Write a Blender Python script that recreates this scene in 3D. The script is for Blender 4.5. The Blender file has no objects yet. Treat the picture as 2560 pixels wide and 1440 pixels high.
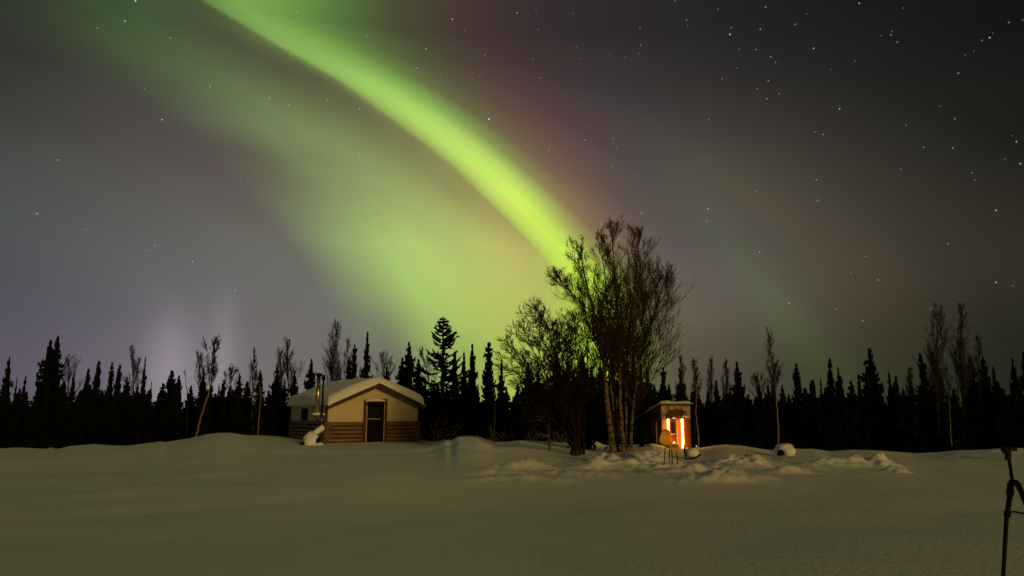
import bpy, math, random
import numpy as np
from mathutils import Vector, Matrix

SC = bpy.context.scene
COL = SC.collection
R = math.radians

# ---------------------------------------------------------------- camera
FPX, CX, CY = 1828.0, 1280.0, 720.0          # focal length in pixels of a 2560 x 1440 frame
EYE = Vector((0.0, 0.0, 1.6))
PITCH = math.atan(310.0 / FPX)
cam_d = bpy.data.cameras.new("camera")
cam_d.sensor_width = 36.0
cam_d.lens = 36.0 * FPX / 2560.0
cam_d.clip_start = 0.05
cam_d.clip_end = 5000.0
cam = bpy.data.objects.new("camera", cam_d)
COL.objects.link(cam)
cam.location = EYE
cam.rotation_euler = (math.pi / 2 + PITCH, 0, 0)
SC.camera = cam
CP, SP = math.cos(PITCH), math.sin(PITCH)

def ray(px, py):
    u = (px - CX) / FPX
    v = (CY - py) / FPX
    return Vector((u, CP - v * SP, SP + v * CP))

def at(px, py, Y):
    d = ray(px, py)
    return EYE + d * (Y / d.y)

def project(p):
    q = Vector(p) - EYE
    d = q.y * CP + q.z * SP
    return CX + FPX * q.x / d, CY - FPX * (q.z * CP - q.y * SP) / d

# ---------------------------------------------------------------- colour management
SC.view_settings.view_transform = 'Standard'
SC.view_settings.look = 'None'
SC.view_settings.exposure = 0.0
SC.view_settings.gamma = 1.0
SC.view_settings.use_curve_mapping = False

def lin(c):
    c = c / 255.0
    return c / 12.92 if c <= 0.04045 else ((c + 0.055) / 1.055) ** 2.4

# ---------------------------------------------------------------- night sky with the aurora (world)
# sky colours (sRGB) along rows of the sky; resampled below into azimuth / elevation
SKY = {
 0: [(0,45,48,42),(120,55,62,45),(250,58,85,52),(400,62,82,52),(470,65,78,52),(505,85,110,62),(560,125,165,80),(620,118,155,75),(700,100,140,68),(780,80,112,58),(860,68,85,52),(960,70,68,52),(1060,68,58,48),(1150,58,42,42),(1250,52,38,45),(1400,46,42,44),(1600,40,38,38),(1900,32,32,33),(2200,24,27,25),(2560,18,20,17)],
 100: [(0,45,46,43),(100,52,52,46),(200,62,72,53),(300,70,88,58),(400,72,92,60),(500,76,84,60),(600,78,82,60),(645,95,108,65),(695,132,172,84),(740,128,168,82),(820,112,148,70),(880,92,122,62),(950,78,92,57),(1020,75,75,55),(1100,72,62,50),(1180,72,52,50),(1250,62,45,48),(1320,58,45,50),(1450,52,47,48),(1700,42,40,40),(2000,34,34,35),(2300,26,28,26),(2560,18,20,17)],
 200: [(0,55,55,50),(100,62,60,54),(200,66,66,58),(300,70,72,60),(400,76,86,65),(500,86,102,70),(580,92,108,73),(660,92,102,70),(740,88,92,66),(800,90,90,65),(835,112,124,74),(880,152,192,96),(920,158,200,100),(980,138,178,86),(1016,111,146,74),(1052,99,112,66),(1112,88,86,62),(1220,84,68,58),(1280,86,58,60),(1340,75,53,59),(1420,62,55,56),(1550,60,56,55),(1700,52,48,46),(2000,40,40,38),(2300,30,31,28),(2560,22,22,18)],
 300: [(0,62,65,62),(150,70,70,66),(300,76,70,70),(400,78,73,70),(480,84,82,72),(560,100,110,80),(640,112,128,86),(720,120,135,88),(800,115,125,80),(880,105,112,75),(950,108,110,75),(988,132,142,80),(1030,172,210,100),(1080,182,222,105),(1130,148,182,90),(1165,119,134,75),(1212,104,100,69),(1280,104,82,66),(1340,103,68,68),(1400,92,63,69),(1480,70,62,65),(1600,68,65,64),(1800,64,58,55),(2000,50,47,44),(2300,38,37,33),(2560,26,26,22)],
 400: [(0,68,74,70),(150,80,79,76),(300,84,80,77),(450,88,81,78),(560,90,80,77),(640,92,82,76),(680,104,106,82),(740,116,128,86),(830,125,140,92),(920,135,150,95),(1000,130,138,88),(1060,132,132,84),(1100,140,138,84),(1130,165,180,90),(1170,195,232,105),(1218,194,230,106),(1250,166,196,96),(1282,135,140,82),(1325,118,98,74),(1400,118,88,74),(1450,100,78,74),(1520,80,72,72),(1650,75,72,68),(1750,80,76,66),(1850,76,68,60),(2050,60,57,50),(2300,44,43,38),(2560,32,31,26)],
 500: [(0,76,80,80),(150,84,85,84),(300,88,88,84),(500,96,92,86),(620,97,90,86),(690,98,92,84),(740,112,118,88),(820,126,140,95),(900,142,158,100),(1000,155,170,105),(1080,160,168,100),(1150,150,148,92),(1205,155,150,88),(1240,180,195,95),(1275,205,240,100),(1310,208,242,98),(1345,186,208,97),(1376,152,148,86),(1412,138,112,82),(1470,122,96,79),(1540,95,82,76),(1650,85,80,75),(1760,86,83,72),(1850,88,82,68),(1950,80,70,62),(2150,62,58,50),(2350,50,47,40),(2560,36,34,28)],
 600: [(0,80,82,84),(200,87,88,89),(400,97,97,95),(550,103,102,96),(680,104,100,97),(740,108,108,95),(790,125,138,102),(860,145,168,110),(930,160,185,112),(1010,180,205,112),(1060,172,195,108),(1120,172,190,105),(1200,185,190,105),(1260,185,182,102),(1310,170,165,92),(1340,185,205,92),(1370,205,240,90),(1402,198,230,92),(1420,180,198,92),(1446,162,160,88),(1485,136,112,81),(1540,115,100,80),(1620,98,86,82),(1700,90,82,80),(1800,84,82,76),(1880,90,88,72),(1960,86,78,66),(2150,68,62,52),(2400,54,51,42),(2560,42,40,32)],
 700: [(0,82,81,90),(200,90,89,95),(400,102,102,102),(580,108,106,103),(740,106,104,102),(820,110,112,100),(870,125,138,102),(930,150,172,108),(1000,170,200,108),(1060,180,208,108),(1130,175,198,105),(1220,188,195,105),(1300,188,188,102),(1360,180,180,98),(1400,190,205,90),(1440,200,235,80),(1490,190,225,75),(1525,160,175,75),(1560,128,120,76),(1600,108,98,80),(1720,102,90,84),(1850,90,86,80),(1930,90,90,75),(2000,92,86,68),(2100,80,70,58),(2300,60,55,45),(2560,46,44,34)],
 800: [(0,86,82,94),(200,93,90,99),(380,104,101,108),(500,108,104,108),(600,110,107,106),(750,110,106,104),(880,112,110,104),(950,120,128,100),(1010,140,162,100),(1080,162,190,102),(1150,168,195,100),(1230,178,190,98),(1300,182,188,95),(1380,175,185,90),(1450,175,210,70),(1510,180,225,60),(1555,160,200,60),(1595,125,135,66),(1635,105,98,74),(1750,100,88,76),(1880,88,84,74),(1980,84,84,66),(2040,84,82,62),(2150,70,62,50),(2350,52,50,38),(2560,38,38,28)],
 900: [(0,92,86,99),(150,99,92,105),(350,114,107,118),(500,122,114,120),(620,116,111,113),(760,112,106,104),(900,110,106,98),(1000,112,112,95),(1060,135,152,95),(1130,155,180,92),(1200,150,170,85),(1260,165,185,80),(1340,170,190,80),(1420,170,200,70),(1500,175,220,55),(1565,155,195,55),(1605,110,118,62),(1650,92,86,68),(1780,85,75,64),(1900,72,70,56),(2000,64,66,48),(2100,62,64,46),(2250,52,52,36),(2560,34,38,24)],
}
# lower-left edge of the bright aurora ribbon, in frame pixels
EDGE = [(505,0),(600,55),(674,100),(750,145),(842,200),(890,237),(980,300),(1045,345),(1119,402),(1150,430),(1222,500),(1275,553),(1320,600),(1370,645),(1408,695),(1455,800),(1500,900)]
_ys = sorted(SKY)
def _row(py, x):
    a = np.array(SKY[py], float)
    xs = a[:, 0]
    return np.array([np.interp(x, xs, [lin(v) for v in a[:, 1 + k]]) for k in range(3)])
def edge_x(py):
    return np.interp(py, [p[1] for p in EDGE], [p[0] for p in EDGE])
def sky_col(px, py):
    """linear colour of the sky seen at a frame position; blends neighbouring rows along the ribbon"""
    py = min(max(py, 0.0), 900.0)
    i = min(int(py // 100), 8)
    w = py / 100.0 - i
    s = px - edge_x(py)
    if abs(s) < 42: s = math.copysign(42 * (abs(s) / 42) ** .55, s)      # crisp lower edge
    a = _row(100 * i, s + edge_x(100 * i)); b = _row(100 * i + 100, s + edge_x(100 * i + 100))
    # far from the ribbon keep plain columns

    k = min(1.0, max(0.0, (abs(s) - 500) / 500.0))
    a2 = _row(100 * i, px); b2 = _row(100 * i + 100, px)
    return (a * (1 - w) + b * w) * (1 - k) + (a2 * (1 - w) + b2 * w) * k
def dir_azel(d):
    return math.degrees(math.atan2(d.x, d.y)), math.degrees(math.asin(d.normalized().z))
def azel_px(az, el):
    d = Vector((math.sin(R(az)) * math.cos(R(el)), math.cos(R(az)) * math.cos(R(el)), math.sin(R(el))))
    dep = d.y * CP + d.z * SP
    if dep < 0.2: dep = 0.2
    return CX + FPX * d.x / dep, CY - FPX * (d.z * CP - d.y * SP) / dep
ea = [dir_azel(ray(x, y)) for x, y in EDGE]
EL0, EL1 = min(e for _, e in ea), max(e for _, e in ea)
poly = np.polyfit([e for _, e in ea], [a for a, _ in ea], 6)
KW = 14.0
world = bpy.data.worlds.new("World")
SC.world = world
world.use_nodes = True
world.cycles.sampling_method = 'MANUAL'
world.cycles.sample_map_resolution = 512
NT = world.node_tree
NT.nodes.clear()
def N(t, **kw):
    n = NT.nodes.new(t)
    for k, v in kw.items(): setattr(n, k, v)
    return n
def L(a, b): NT.links.new(a, b)
def math_n(op, a, b=None, c=None):
    n = N('ShaderNodeMath', operation=op)
    for i, v in enumerate((a, b, c)):
        if v is None: continue
        if isinstance(v, (int, float)): n.inputs[i].default_value = float(v)
        else: L(v, n.inputs[i])
    return n.outputs[0]
tc = N('ShaderNodeTexCoord')
sep = N('ShaderNodeSeparateXYZ'); L(tc.outputs['Generated'], sep.inputs[0])
az = math_n('MULTIPLY', math_n('ARCTAN2', sep.outputs[0], sep.outputs[1]), 180 / math.pi)
el = math_n('MULTIPLY', math_n('ARCSINE', sep.outputs[2]), 180 / math.pi)
elc = N('ShaderNodeClamp'); L(el, elc.inputs[0]); elc.inputs[1].default_value = EL0; elc.inputs[2].default_value = EL1
acc = math_n('MULTIPLY_ADD', elc.outputs[0], float(poly[0]), float(poly[1]))
for c in poly[2:]:
    acc = math_n('MULTIPLY_ADD', acc, elc.outputs[0], float(c))
s = math_n('SUBTRACT', az, acc)
t = math_n('MULTIPLY_ADD', math_n('DIVIDE', s, math_n('ADD', math_n('ABSOLUTE', s), KW)), 0.5, 0.5)
ROWS = np.linspace(EL0 - 3.0, EL1, 15)
SS = [-400, -75, -52, -40, -31, -24.5, -19.5, -15.5, -12.3, -9.6, -7.3, -5.3, -3.6, -2.3, -1.4, -0.75, -0.3, 0.1, 0.5, 1.0, 1.8, 2.8, 4.1, 5.7, 7.8, 10.5, 14.5, 20, 28, 39, 52, 400]
prev = None
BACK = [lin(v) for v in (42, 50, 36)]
for ri, e in enumerate(ROWS):
    cr = N('ShaderNodeValToRGB'); L(t, cr.inputs[0])
    ramp = cr.color_ramp
    ramp.interpolation = 'LINEAR'
    ac = float(np.polyval(poly, min(max(e, EL0), EL1)))
    stops = []
    for q in SS:
        tt = 0.5 + 0.5 * q / (abs(q) + KW)
        a = q + ac
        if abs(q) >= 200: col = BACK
        else:
            px, py = azel_px(max(-44, min(44, a)), e)
            col = sky_col(min(max(px, 0), 2560), py)
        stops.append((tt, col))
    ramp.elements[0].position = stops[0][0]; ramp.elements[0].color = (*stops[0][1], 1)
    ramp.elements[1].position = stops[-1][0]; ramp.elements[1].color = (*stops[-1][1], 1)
    for p, c in stops[1:-1]:
        el_ = ramp.elements.new(p); el_.color = (*c, 1)
    if prev is None: prev = cr.outputs[0]
    else:
        mr = N('ShaderNodeMapRange', interpolation_type='LINEAR'); mr.clamp = True
        L(el, mr.inputs[0]); mr.inputs[1].default_value = float(ROWS[ri - 1]); mr.inputs[2].default_value = float(e)
        mx = N('ShaderNodeMix', data_type='RGBA'); L(mr.outputs[0], mx.inputs[0])
        L(prev, mx.inputs[6]); L(cr.outputs[0], mx.inputs[7]); prev = mx.outputs[2]
# two pale light pillars standing over the trees on the left
for (ppx, wdt, top_y, amp) in ((425, 1.6, 690, .105), (552, 1.05, 640, .085)):
    pa, _ = dir_azel(ray(ppx, 900)); _, e1 = dir_azel(ray(ppx, top_y)); _, e0 = dir_azel(ray(ppx, 930))
    q = math_n('DIVIDE', math_n('SUBTRACT', az, pa), wdt)
    g = math_n('EXPONENT', math_n('MULTIPLY', math_n('MULTIPLY', q, q), -1.0))
    mr = N('ShaderNodeMapRange', interpolation_type='SMOOTHSTEP'); mr.clamp = True
    L(el, mr.inputs[0]); mr.inputs[1].default_value = e1; mr.inputs[2].default_value = e0; mr.inputs[3].default_value = 0; mr.inputs[4].default_value = amp
    pv = N('ShaderNodeVectorMath', operation='SCALE'); pv.inputs[0].default_value = (1.0, .84, .93); L(math_n('MULTIPLY', g, mr.outputs[0]), pv.inputs['Scale'])
    mx = N('ShaderNodeMix', data_type='RGBA', blend_type='ADD'); mx.inputs[0].default_value = 1.0
    L(prev, mx.inputs[6]); L(pv.outputs[0], mx.inputs[7]); prev = mx.outputs[2]
# the faint green ray right of the trees
rA = dir_azel(ray(1725, 470)); rB = dir_azel(ray(2035, 880))
kx = (rB[0] - rA[0]) / (rB[1] - rA[1])
q = math_n('DIVIDE', math_n('SUBTRACT', az, math_n('MULTIPLY_ADD', el, kx, rA[0] - kx * rA[1])), 1.9)
g = math_n('EXPONENT', math_n('MULTIPLY', math_n('MULTIPLY', q, q), -1.0))
mr = N('ShaderNodeMapRange', interpolation_type='SMOOTHSTEP'); mr.clamp = True
L(el, mr.inputs[0]); mr.inputs[1].default_value = rA[1] + 4; mr.inputs[2].default_value = rA[1] - 6; mr.inputs[3].default_value = 0; mr.inputs[4].default_value = 1.0
pv = N('ShaderNodeVectorMath', operation='SCALE'); pv.inputs[0].default_value = (.006, .0135, .0); L(math_n('MULTIPLY', g, mr.outputs[0]), pv.inputs['Scale'])
mx = N('ShaderNodeMix', data_type='RGBA', blend_type='ADD'); mx.inputs[0].default_value = 1.0
L(prev, mx.inputs[6]); L(pv.outputs[0], mx.inputs[7]); prev = mx.outputs[2]
# stars: (frame x, y, brightness)
STARS = [(339,2,1.6),(312,53,1.3),(244,71,.8),(425,95,.8),(401,85,.4),(302,155,.4),(525,215,.9),(527,220,.6),(742,28,.8),(727,134,.8),(673,245,.9),(722,262,.8),(692,271,.5),(818,250,.8),(836,254,.6),(899,272,1),(405,299,1.3),(361,222,.6),(446,191,.4),(144,400,1),(93,534,1.1),(213,574,.6),(387,613,.8),(367,626,.6),(481,654,1),(588,726,.9),(682,610,.5),(602,446,.5),(757,466,.7),(919,528,.8),(928,445,.6),(975,660,1.1),(1045,520,.7),(1075,462,.5),(899,383,.7),(899,391,.6),(961,325,.5),(1043,170,.9),(1065,122,1.2),(1131,48,1.4),(1161,76,.6),(1102,193,.6),(1222,298,1.9),(1212,138,.7),(1181,198,.5),(1201,188,.5),(917,90,.7),(622,101,.4),(943,164,.4),
 (1293,32,1.1),(1340,24,.5),(1345,74,.6),(1333,148,.6),(1349,195,.7),(1309,336,.5),(1372,375,.8),(1433,34,.5),(1441,118,.5),(1450,146,.5),(1462,350,.8),(1466,319,.6),(1471,295,.4),(1505,20,.4),(1526,138,.5),(1527,246,.4),(1533,346,.8),(1542,372,.6),(1529,416,.7),(1507,165,.4),(1563,142,.5),(1597,134,.6),(1602,113,.9),(1600,71,.7),(1604,532,1.1),(1649,670,.9),(1659,709,1),(1547,597,.9),(1688,2,.7),(1716,50,.8),(1719,64,.6),(1770,522,1.3),(1767,552,.8),(1772,299,.7),(1795,23,.7),(1805,197,.7),(1825,86,1.7),(1828,69,.9),(1842,170,.6),(1848,123,.7),(1890,124,.8),(1901,73,1),(1914,18,.9),(1927,142,1),(1939,156,.7),(1921,202,.9),(1917,247,1),(1893,222,.7),(1891,478,.7),(1899,631,1),(1948,234,.8),(1988,61,.9),(2016,35,.6),(2034,121,1.2),(2037,330,.7),(2058,336,.9),(2041,449,.9),(2043,501,.9),(2049,503,.5),(2077,174,.5),(2099,272,1.2),(2137,153,.6),(2127,681,.6),(2148,8,1.2),(2164,641,.8),(2157,801,.9),(2090,773,.7),(1972,758,1.1),(1959,640,.4),(2195,700,.9),(2203,89,.6),(2227,87,1),(2230,78,.6),(2243,105,.9),(2252,423,.7),(2265,313,.7),(2257,20,.6),(2309,368,.8),(2350,265,.5),(2354,276,.4),(2346,185,.4),(2387,297,.8),(2396,183,.9),(2382,370,.9),(2370,609,.8),(2413,137,.5),(2435,128,.5),(2455,101,.7),(2474,94,1.3),(2482,83,.5),(2522,56,.8),(2490,526,1.3),(2490,706,1.2),(2532,714,.6),(2541,354,1.2),(2551,409,1.2),(2430,432,.7),(2438,450,.6),(2512,398,.5),(2531,339,.5),(2547,288,.4),(2327,772,.7),(2557,50,.6)]
star = None
for (x, y, b) in STARS:
    if b < 0.5: continue
    d = ray(x, y).normalized()
    dn = N('ShaderNodeVectorMath', operation='DISTANCE'); L(tc.outputs['Generated'], dn.inputs[0]); dn.inputs[1].default_value = d
    mr = N('ShaderNodeMapRange'); mr.clamp = True
    L(dn.outputs['Value'], mr.inputs[0]); mr.inputs[1].default_value = 0.00105; mr.inputs[2].default_value = 0.0
    mr.inputs[3].default_value = 0.0; mr.inputs[4].default_value = 0.48 * b ** 1.8
    star = mr.outputs[0] if star is None else math_n('ADD', star, mr.outputs[0])
stc = N('ShaderNodeMix', data_type='RGBA', blend_type='ADD'); stc.inputs[0].default_value = 1.0
L(prev, stc.inputs[6])
sv = N('ShaderNodeVectorMath', operation='SCALE'); sv.inputs[0].default_value = (0.95, 1.0, 0.97); L(star, sv.inputs['Scale'])
L(sv.outputs[0], stc.inputs[7])
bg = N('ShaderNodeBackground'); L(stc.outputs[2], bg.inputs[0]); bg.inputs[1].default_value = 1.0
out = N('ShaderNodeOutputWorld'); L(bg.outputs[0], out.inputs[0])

# ---------------------------------------------------------------- the yard lamp behind the photographer (the only other light)
SUN_AZ, SUN_EL = 30.0, 10.5          # seen from the scene: behind the camera, to the right
sun_d = bpy.data.lights.new("sun", 'SUN')
sun_d.energy = 1.05
sun_d.color = (1.0, 0.65, 0.18)
sun_d.angle = R(8.0)
sun = bpy.data.objects.new("sun", sun_d)
COL.objects.link(sun)
_Ldir = Vector((math.sin(R(SUN_AZ)) * math.cos(R(SUN_EL)), -math.cos(R(SUN_AZ)) * math.cos(R(SUN_EL)), math.sin(R(SUN_EL))))
sun.rotation_euler = _Ldir.to_track_quat('Z', 'Y').to_euler()
sun.location = (20, -30, 20)

# ---------------------------------------------------------------- helpers
class MB:
    """collects vertices and faces, then links them as one mesh object"""
    def __init__(self): self.v = []; self.f = []
    def add(self, vs, fs):
        o = len(self.v)
        self.v.extend([tuple(p) for p in vs])
        self.f.extend([tuple(i + o for i in f) for f in fs])
    def box(self, lo, hi, M=None):
        x0, y0, z0 = lo; x1, y1, z1 = hi
        vs = [(x0,y0,z0),(x1,y0,z0),(x1,y1,z0),(x0,y1,z0),(x0,y0,z1),(x1,y0,z1),(x1,y1,z1),(x0,y1,z1)]
        if M is not None: vs = [M @ Vector(p) for p in vs]
        self.add(vs, [(3,2,1,0),(4,5,6,7),(0,1,5,4),(1,2,6,5),(2,3,7,6),(3,0,4,7)])
    def beam(self, a, b, w, h):
        """bar of rectangular section from a to b"""
        a = Vector(a); b = Vector(b); d = (b - a).normalized()
        up = Vector((0, 0, 1)) if abs(d.z) < 0.9 else Vector((0, 1, 0))
        s_ = d.cross(up).normalized(); u_ = s_.cross(d)
        vs = []
        for p in (a, b):
            for i, j in ((-1,-1),(1,-1),(1,1),(-1,1)):
                vs.append(p + s_ * (w / 2 * i) + u_ * (h / 2 * j))
        self.add(vs, [(3,2,1,0),(4,5,6,7),(0,1,5,4),(1,2,6,5),(2,3,7,6),(3,0,4,7)])
    def tube(self, pts, rad, n=6, cap=True):
        pts = [Vector(p) for p in pts]
        k = len(pts)
        if not hasattr(rad, '__len__'): rad = [rad] * k
        vs = []; s_ = None
        for i, p in enumerate(pts):
            d = (pts[min(i + 1, k - 1)] - pts[max(i - 1, 0)])
            if d.length < 1e-9: d = Vector((0, 0, 1))
            d.normalize()
            if s_ is None:
                ref = Vector((0, 0, 1)) if abs(d.z) < 0.8 else Vector((1, 0, 0))
                s_ = d.cross(ref).normalized()
            else:
                s_ = (s_ - d * s_.dot(d))
                s_ = s_.normalized() if s_.length > 1e-6 else d.orthogonal().normalized()
            u_ = d.cross(s_)
            for j in range(n):
                a = 2 * math.pi * j / n
                vs.append(p + (s_ * math.cos(a) + u_ * math.sin(a)) * rad[i])
        fs = []
        for i in range(k - 1):
            for j in range(n):
                fs.append((i*n+j, i*n+(j+1) % n, (i+1)*n+(j+1) % n, (i+1)*n+j))
        if cap:
            fs.append(tuple(range(n - 1, -1, -1))); fs.append(tuple((k - 1) * n + j for j in range(n)))
        self.add(vs, fs)
    def ring(self, c, axis_u, axis_v, ru, rv, r, n=20, m=6, a0=0, a1=2*math.pi):
        pts = [Vector(c) + Vector(axis_u) * (ru * math.cos(a0 + (a1 - a0) * i / n)) + Vector(axis_v) * (rv * math.sin(a0 + (a1 - a0) * i / n)) for i in range(n + 1)]
        self.tube(pts, r, m)
    def blob(self, c, rx, ry, rz, nu=20, nv=10, noise=0.0, seed=0, half=False):
        vs = []; fs = []
        for i in range(nv + 1):
            ph = (math.pi / 2 if half else math.pi) * i / nv
            for j in range(nu):
                th = 2 * math.pi * j / nu
                d = Vector((math.sin(ph) * math.cos(th), math.sin(ph) * math.sin(th), math.cos(ph)))
                k = 1 + noise * float(fbm(np.array([d.x * 1.7 + seed * 3.1]), np.array([d.y * 1.7 + d.z * 1.3 + seed]))[0])
                vs.append((c[0] + rx * d.x * k, c[1] + ry * d.y * k, c[2] + rz * d.z * k))
        for i in range(nv):
            for j in range(nu):
                fs.append((i*nu+j, (i+1)*nu+j, (i+1)*nu+(j+1) % nu, i*nu+(j+1) % nu))
        self.add(vs, fs)
    def mesh(self, name, mat, smooth=False):
        me = bpy.data.meshes.new(name)
        me.from_pydata(self.v, [], self.f)
        me.materials.append(mat)
        if smooth: me.polygons.foreach_set('use_smooth', [True] * len(me.polygons))
        me.update()
        return me
    def build(self, name, mat, parent=None, smooth=False):
        return link(name, self.mesh(name, mat, smooth), parent)

def link(name, data, parent=None):
    o = bpy.data.objects.new(name, data)
    COL.objects.link(o)
    if parent is not None: o.parent = parent
    return o
def tag(o, label=None, cat=None, group=None, kind=None):
    if label: o['label'] = label
    if cat: o['category'] = cat
    if group: o['group'] = group
    if kind: o['kind'] = kind
    return o
def thing(name, label, cat, loc=(0, 0, 0), rz=0.0, group=None):
    o = link(name, None)
    o.location = loc; o.rotation_euler = (0, 0, rz)
    o.empty_display_size = 0.2
    return tag(o, label, cat, group)

# lattice noise on arrays
_rs = np.random.RandomState(5)
_G = _rs.rand(256, 256)
def vnoise(x, y):
    x = np.asarray(x, float); y = np.asarray(y, float)
    xi = np.floor(x).astype(int); yi = np.floor(y).astype(int)
    fx = x - xi; fy = y - yi
    fx = fx * fx * (3 - 2 * fx); fy = fy * fy * (3 - 2 * fy)
    g = lambda a, b: _G[a % 256, b % 256]
    return (g(xi, yi) * (1 - fx) + g(xi + 1, yi) * fx) * (1 - fy) + (g(xi, yi + 1) * (1 - fx) + g(xi + 1, yi + 1) * fx) * fy - 0.5
def fbm(x, y, o=4):
    s_ = 0; a = 1.0
    for i in range(o):
        s_ = s_ + a * vnoise(x * 2 ** i + 17.3 * i, y * 2 ** i + 9.1 * i); a *= 0.5
    return s_
def sstep(t): 
    t = np.clip(t, 0, 1); return t * t * (3 - 2 * t)

# ---------------------------------------------------------------- materials
def mat(name, col, rough=0.8, var=0.0, vscale=4.0, bump=0.0, bscale=20.0, metal=0.0, stretch=(1, 1, 1), spec=0.3):
    m = bpy.data.materials.new(name); m.use_nodes = True
    nt = m.node_tree; b = nt.nodes['Principled BSDF']
    b.inputs['Roughness'].default_value = rough
    b.inputs['Metallic'].default_value = metal
    b.inputs['Specular IOR Level'].default_value = spec
    b.inputs['Base Color'].default_value = (*col, 1)
    if var or bump:
        tcn = nt.nodes.new('ShaderNodeTexCoord'); mp = nt.nodes.new('ShaderNodeMapping')
        mp.inputs['Scale'].default_value = stretch
        nt.links.new(tcn.outputs['Object'], mp.inputs[0])
    if var:
        nz = nt.nodes.new('ShaderNodeTexNoise'); nz.inputs['Scale'].default_value = vscale; nz.inputs['Detail'].default_value = 5
        nt.links.new(mp.outputs[0], nz.inputs['Vector'])
        rp = nt.nodes.new('ShaderNodeValToRGB')
        rp.color_ramp.elements[0].position = 0.3; rp.color_ramp.elements[1].position = 0.7
        rp.color_ramp.elements[0].color = (*[max(0, c * (1 - var)) for c in col], 1)
        rp.color_ramp.elements[1].color = (*[min(1, c * (1 + var)) for c in col], 1)
        nt.links.new(nz.outputs[0], rp.inputs[0]); nt.links.new(rp.outputs[0], b.inputs['Base Color'])
    if bump:
        n2 = nt.nodes.new('ShaderNodeTexNoise'); n2.inputs['Scale'].default_value = bscale; n2.inputs['Detail'].default_value = 6
        nt.links.new(mp.outputs[0], n2.inputs['Vector'])
        bp = nt.nodes.new('ShaderNodeBump'); bp.inputs['Strength'].default_value = bump; bp.inputs['Distance'].default_value = 0.03
        nt.links.new(n2.outputs[0], bp.inputs['Height']); nt.links.new(bp.outputs[0], b.inputs['Normal'])
    return m
def glow(name, col, strength):
    m = bpy.data.materials.new(name); m.use_nodes = True
    nt = m.node_tree; nt.nodes.clear()
    e = nt.nodes.new('ShaderNodeEmission'); e.inputs[0].default_value = (*col, 1); e.inputs[1].default_value = strength
    o = nt.nodes.new('ShaderNodeOutputMaterial'); nt.links.new(e.outputs[0], o.inputs[0])
    return m
M_SNOW = mat('snow', (0.80, 0.80, 0.82), 0.65, 0.03, 0.7, 0.45, 13.0)
M_SNOWCAP = mat('packed_snow', (0.80, 0.80, 0.82), 0.65, 0.03, 2.0, 0.3, 14.0)
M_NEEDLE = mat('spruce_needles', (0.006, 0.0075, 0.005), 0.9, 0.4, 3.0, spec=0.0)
M_SBARK = mat('spruce_bark', (0.045, 0.036, 0.028), 0.9, 0.3, 8.0, spec=0.0)
M_TWIG = mat('twig_bark', (0.050, 0.029, 0.014), 0.9, 0.3, 5.0, spec=0.0)
M_FARTWIG = mat('pale_twig_bark', (0.032, 0.026, 0.02), 0.9, 0.3, 5.0, spec=0.0)
M_SAPLING = mat('sapling_bark', (0.20, 0.16, 0.11), 0.9, 0.3, 9.0, spec=0.0)
def birch_bark():
    m = mat('birch_bark', (0.18, 0.125, 0.07), 0.85, 0.25, 3.0, 0.4, 14.0, spec=0.1)
    nt = m.node_tree; b = nt.nodes['Principled BSDF']
    src = b.inputs['Base Color'].links[0].from_socket
    tcn = nt.nodes.new('ShaderNodeTexCoord'); mp = nt.nodes.new('ShaderNodeMapping'); mp.inputs['Scale'].default_value = (5, 5, 11)
    nt.links.new(tcn.outputs['Object'], mp.inputs[0])
    nz = nt.nodes.new('ShaderNodeTexNoise'); nz.inputs['Scale'].default_value = 1.0; nz.inputs['Detail'].default_value = 3
    nt.links.new(mp.outputs[0], nz.inputs['Vector'])
    rp = nt.nodes.new('ShaderNodeValToRGB'); rp.color_ramp.elements[0].position = 0.50; rp.color_ramp.elements[1].position = 0.58
    nt.links.new(nz.outputs[0], rp.inputs[0])
    mx = nt.nodes.new('ShaderNodeMix'); mx.data_type = 'RGBA'
    nt.links.new(rp.outputs[0], mx.inputs[0]); nt.links.new(src, mx.inputs[6]); mx.inputs[7].default_value = (0.03, 0.022, 0.016, 1)
    nt.links.new(mx.outputs[2], b.inputs['Base Color'])
    return m
M_BIRCH = birch_bark()
M_LOG = mat('peeled_log', (0.19, 0.105, 0.06), 0.6, 0.35, 3.0, 0.4, 20.0, stretch=(0.4, 0.4, 3))
M_CANVAS = mat('canvas', (0.58, 0.47, 0.32), 0.9, 0.06, 1.5, 0.15, 3.0, spec=0.1)
M_DARKWOOD = mat('dark_wood', (0.055, 0.032, 0.022), 0.75, 0.4, 5.0, 0.3, 25.0, stretch=(3, 3, 0.5))
M_TRIM = mat('pale_trim', (0.40, 0.28, 0.17), 0.7, 0.2, 6.0)
M_DOOR = mat('door_wood', (0.009, 0.005, 0.004), 0.8, 0.3, 4.0, spec=0.05)
M_STEEL = mat('stove_pipe_steel', (0.55, 0.45, 0.36), 0.28, 0.15, 6.0, metal=1.0, spec=0.5)
M_BLACK = mat('black_metal', (0.006, 0.006, 0.006), 0.6, 0.2, 10.0, spec=0.08)
M_GLASS = mat('dark_glass', (0.006, 0.006, 0.008), 0.35, spec=0.15)
M_RED = mat('red_brown_boards', (0.13, 0.036, 0.008), 0.65, 0.35, 3.0, 0.3, 18.0, stretch=(6, 6, 0.6))
M_HUTSIDE = mat('warm_lit_red_boards', (0.16, 0.062, 0.026), 0.75, 0.45, 4.0, 0.4, 14.0, stretch=(4, 4, 0.6))  # base colour raised to stand in for warm light on the hut's side
M_WILLOW = mat('willow_bark', (0.022, 0.014, 0.008), 0.9, 0.3, 5.0, spec=0.0)
M_FROSTWOOD = mat('frosted_board', (0.30, 0.20, 0.12), 0.85, 0.5, 5.0, 0.4, 20.0)
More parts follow.
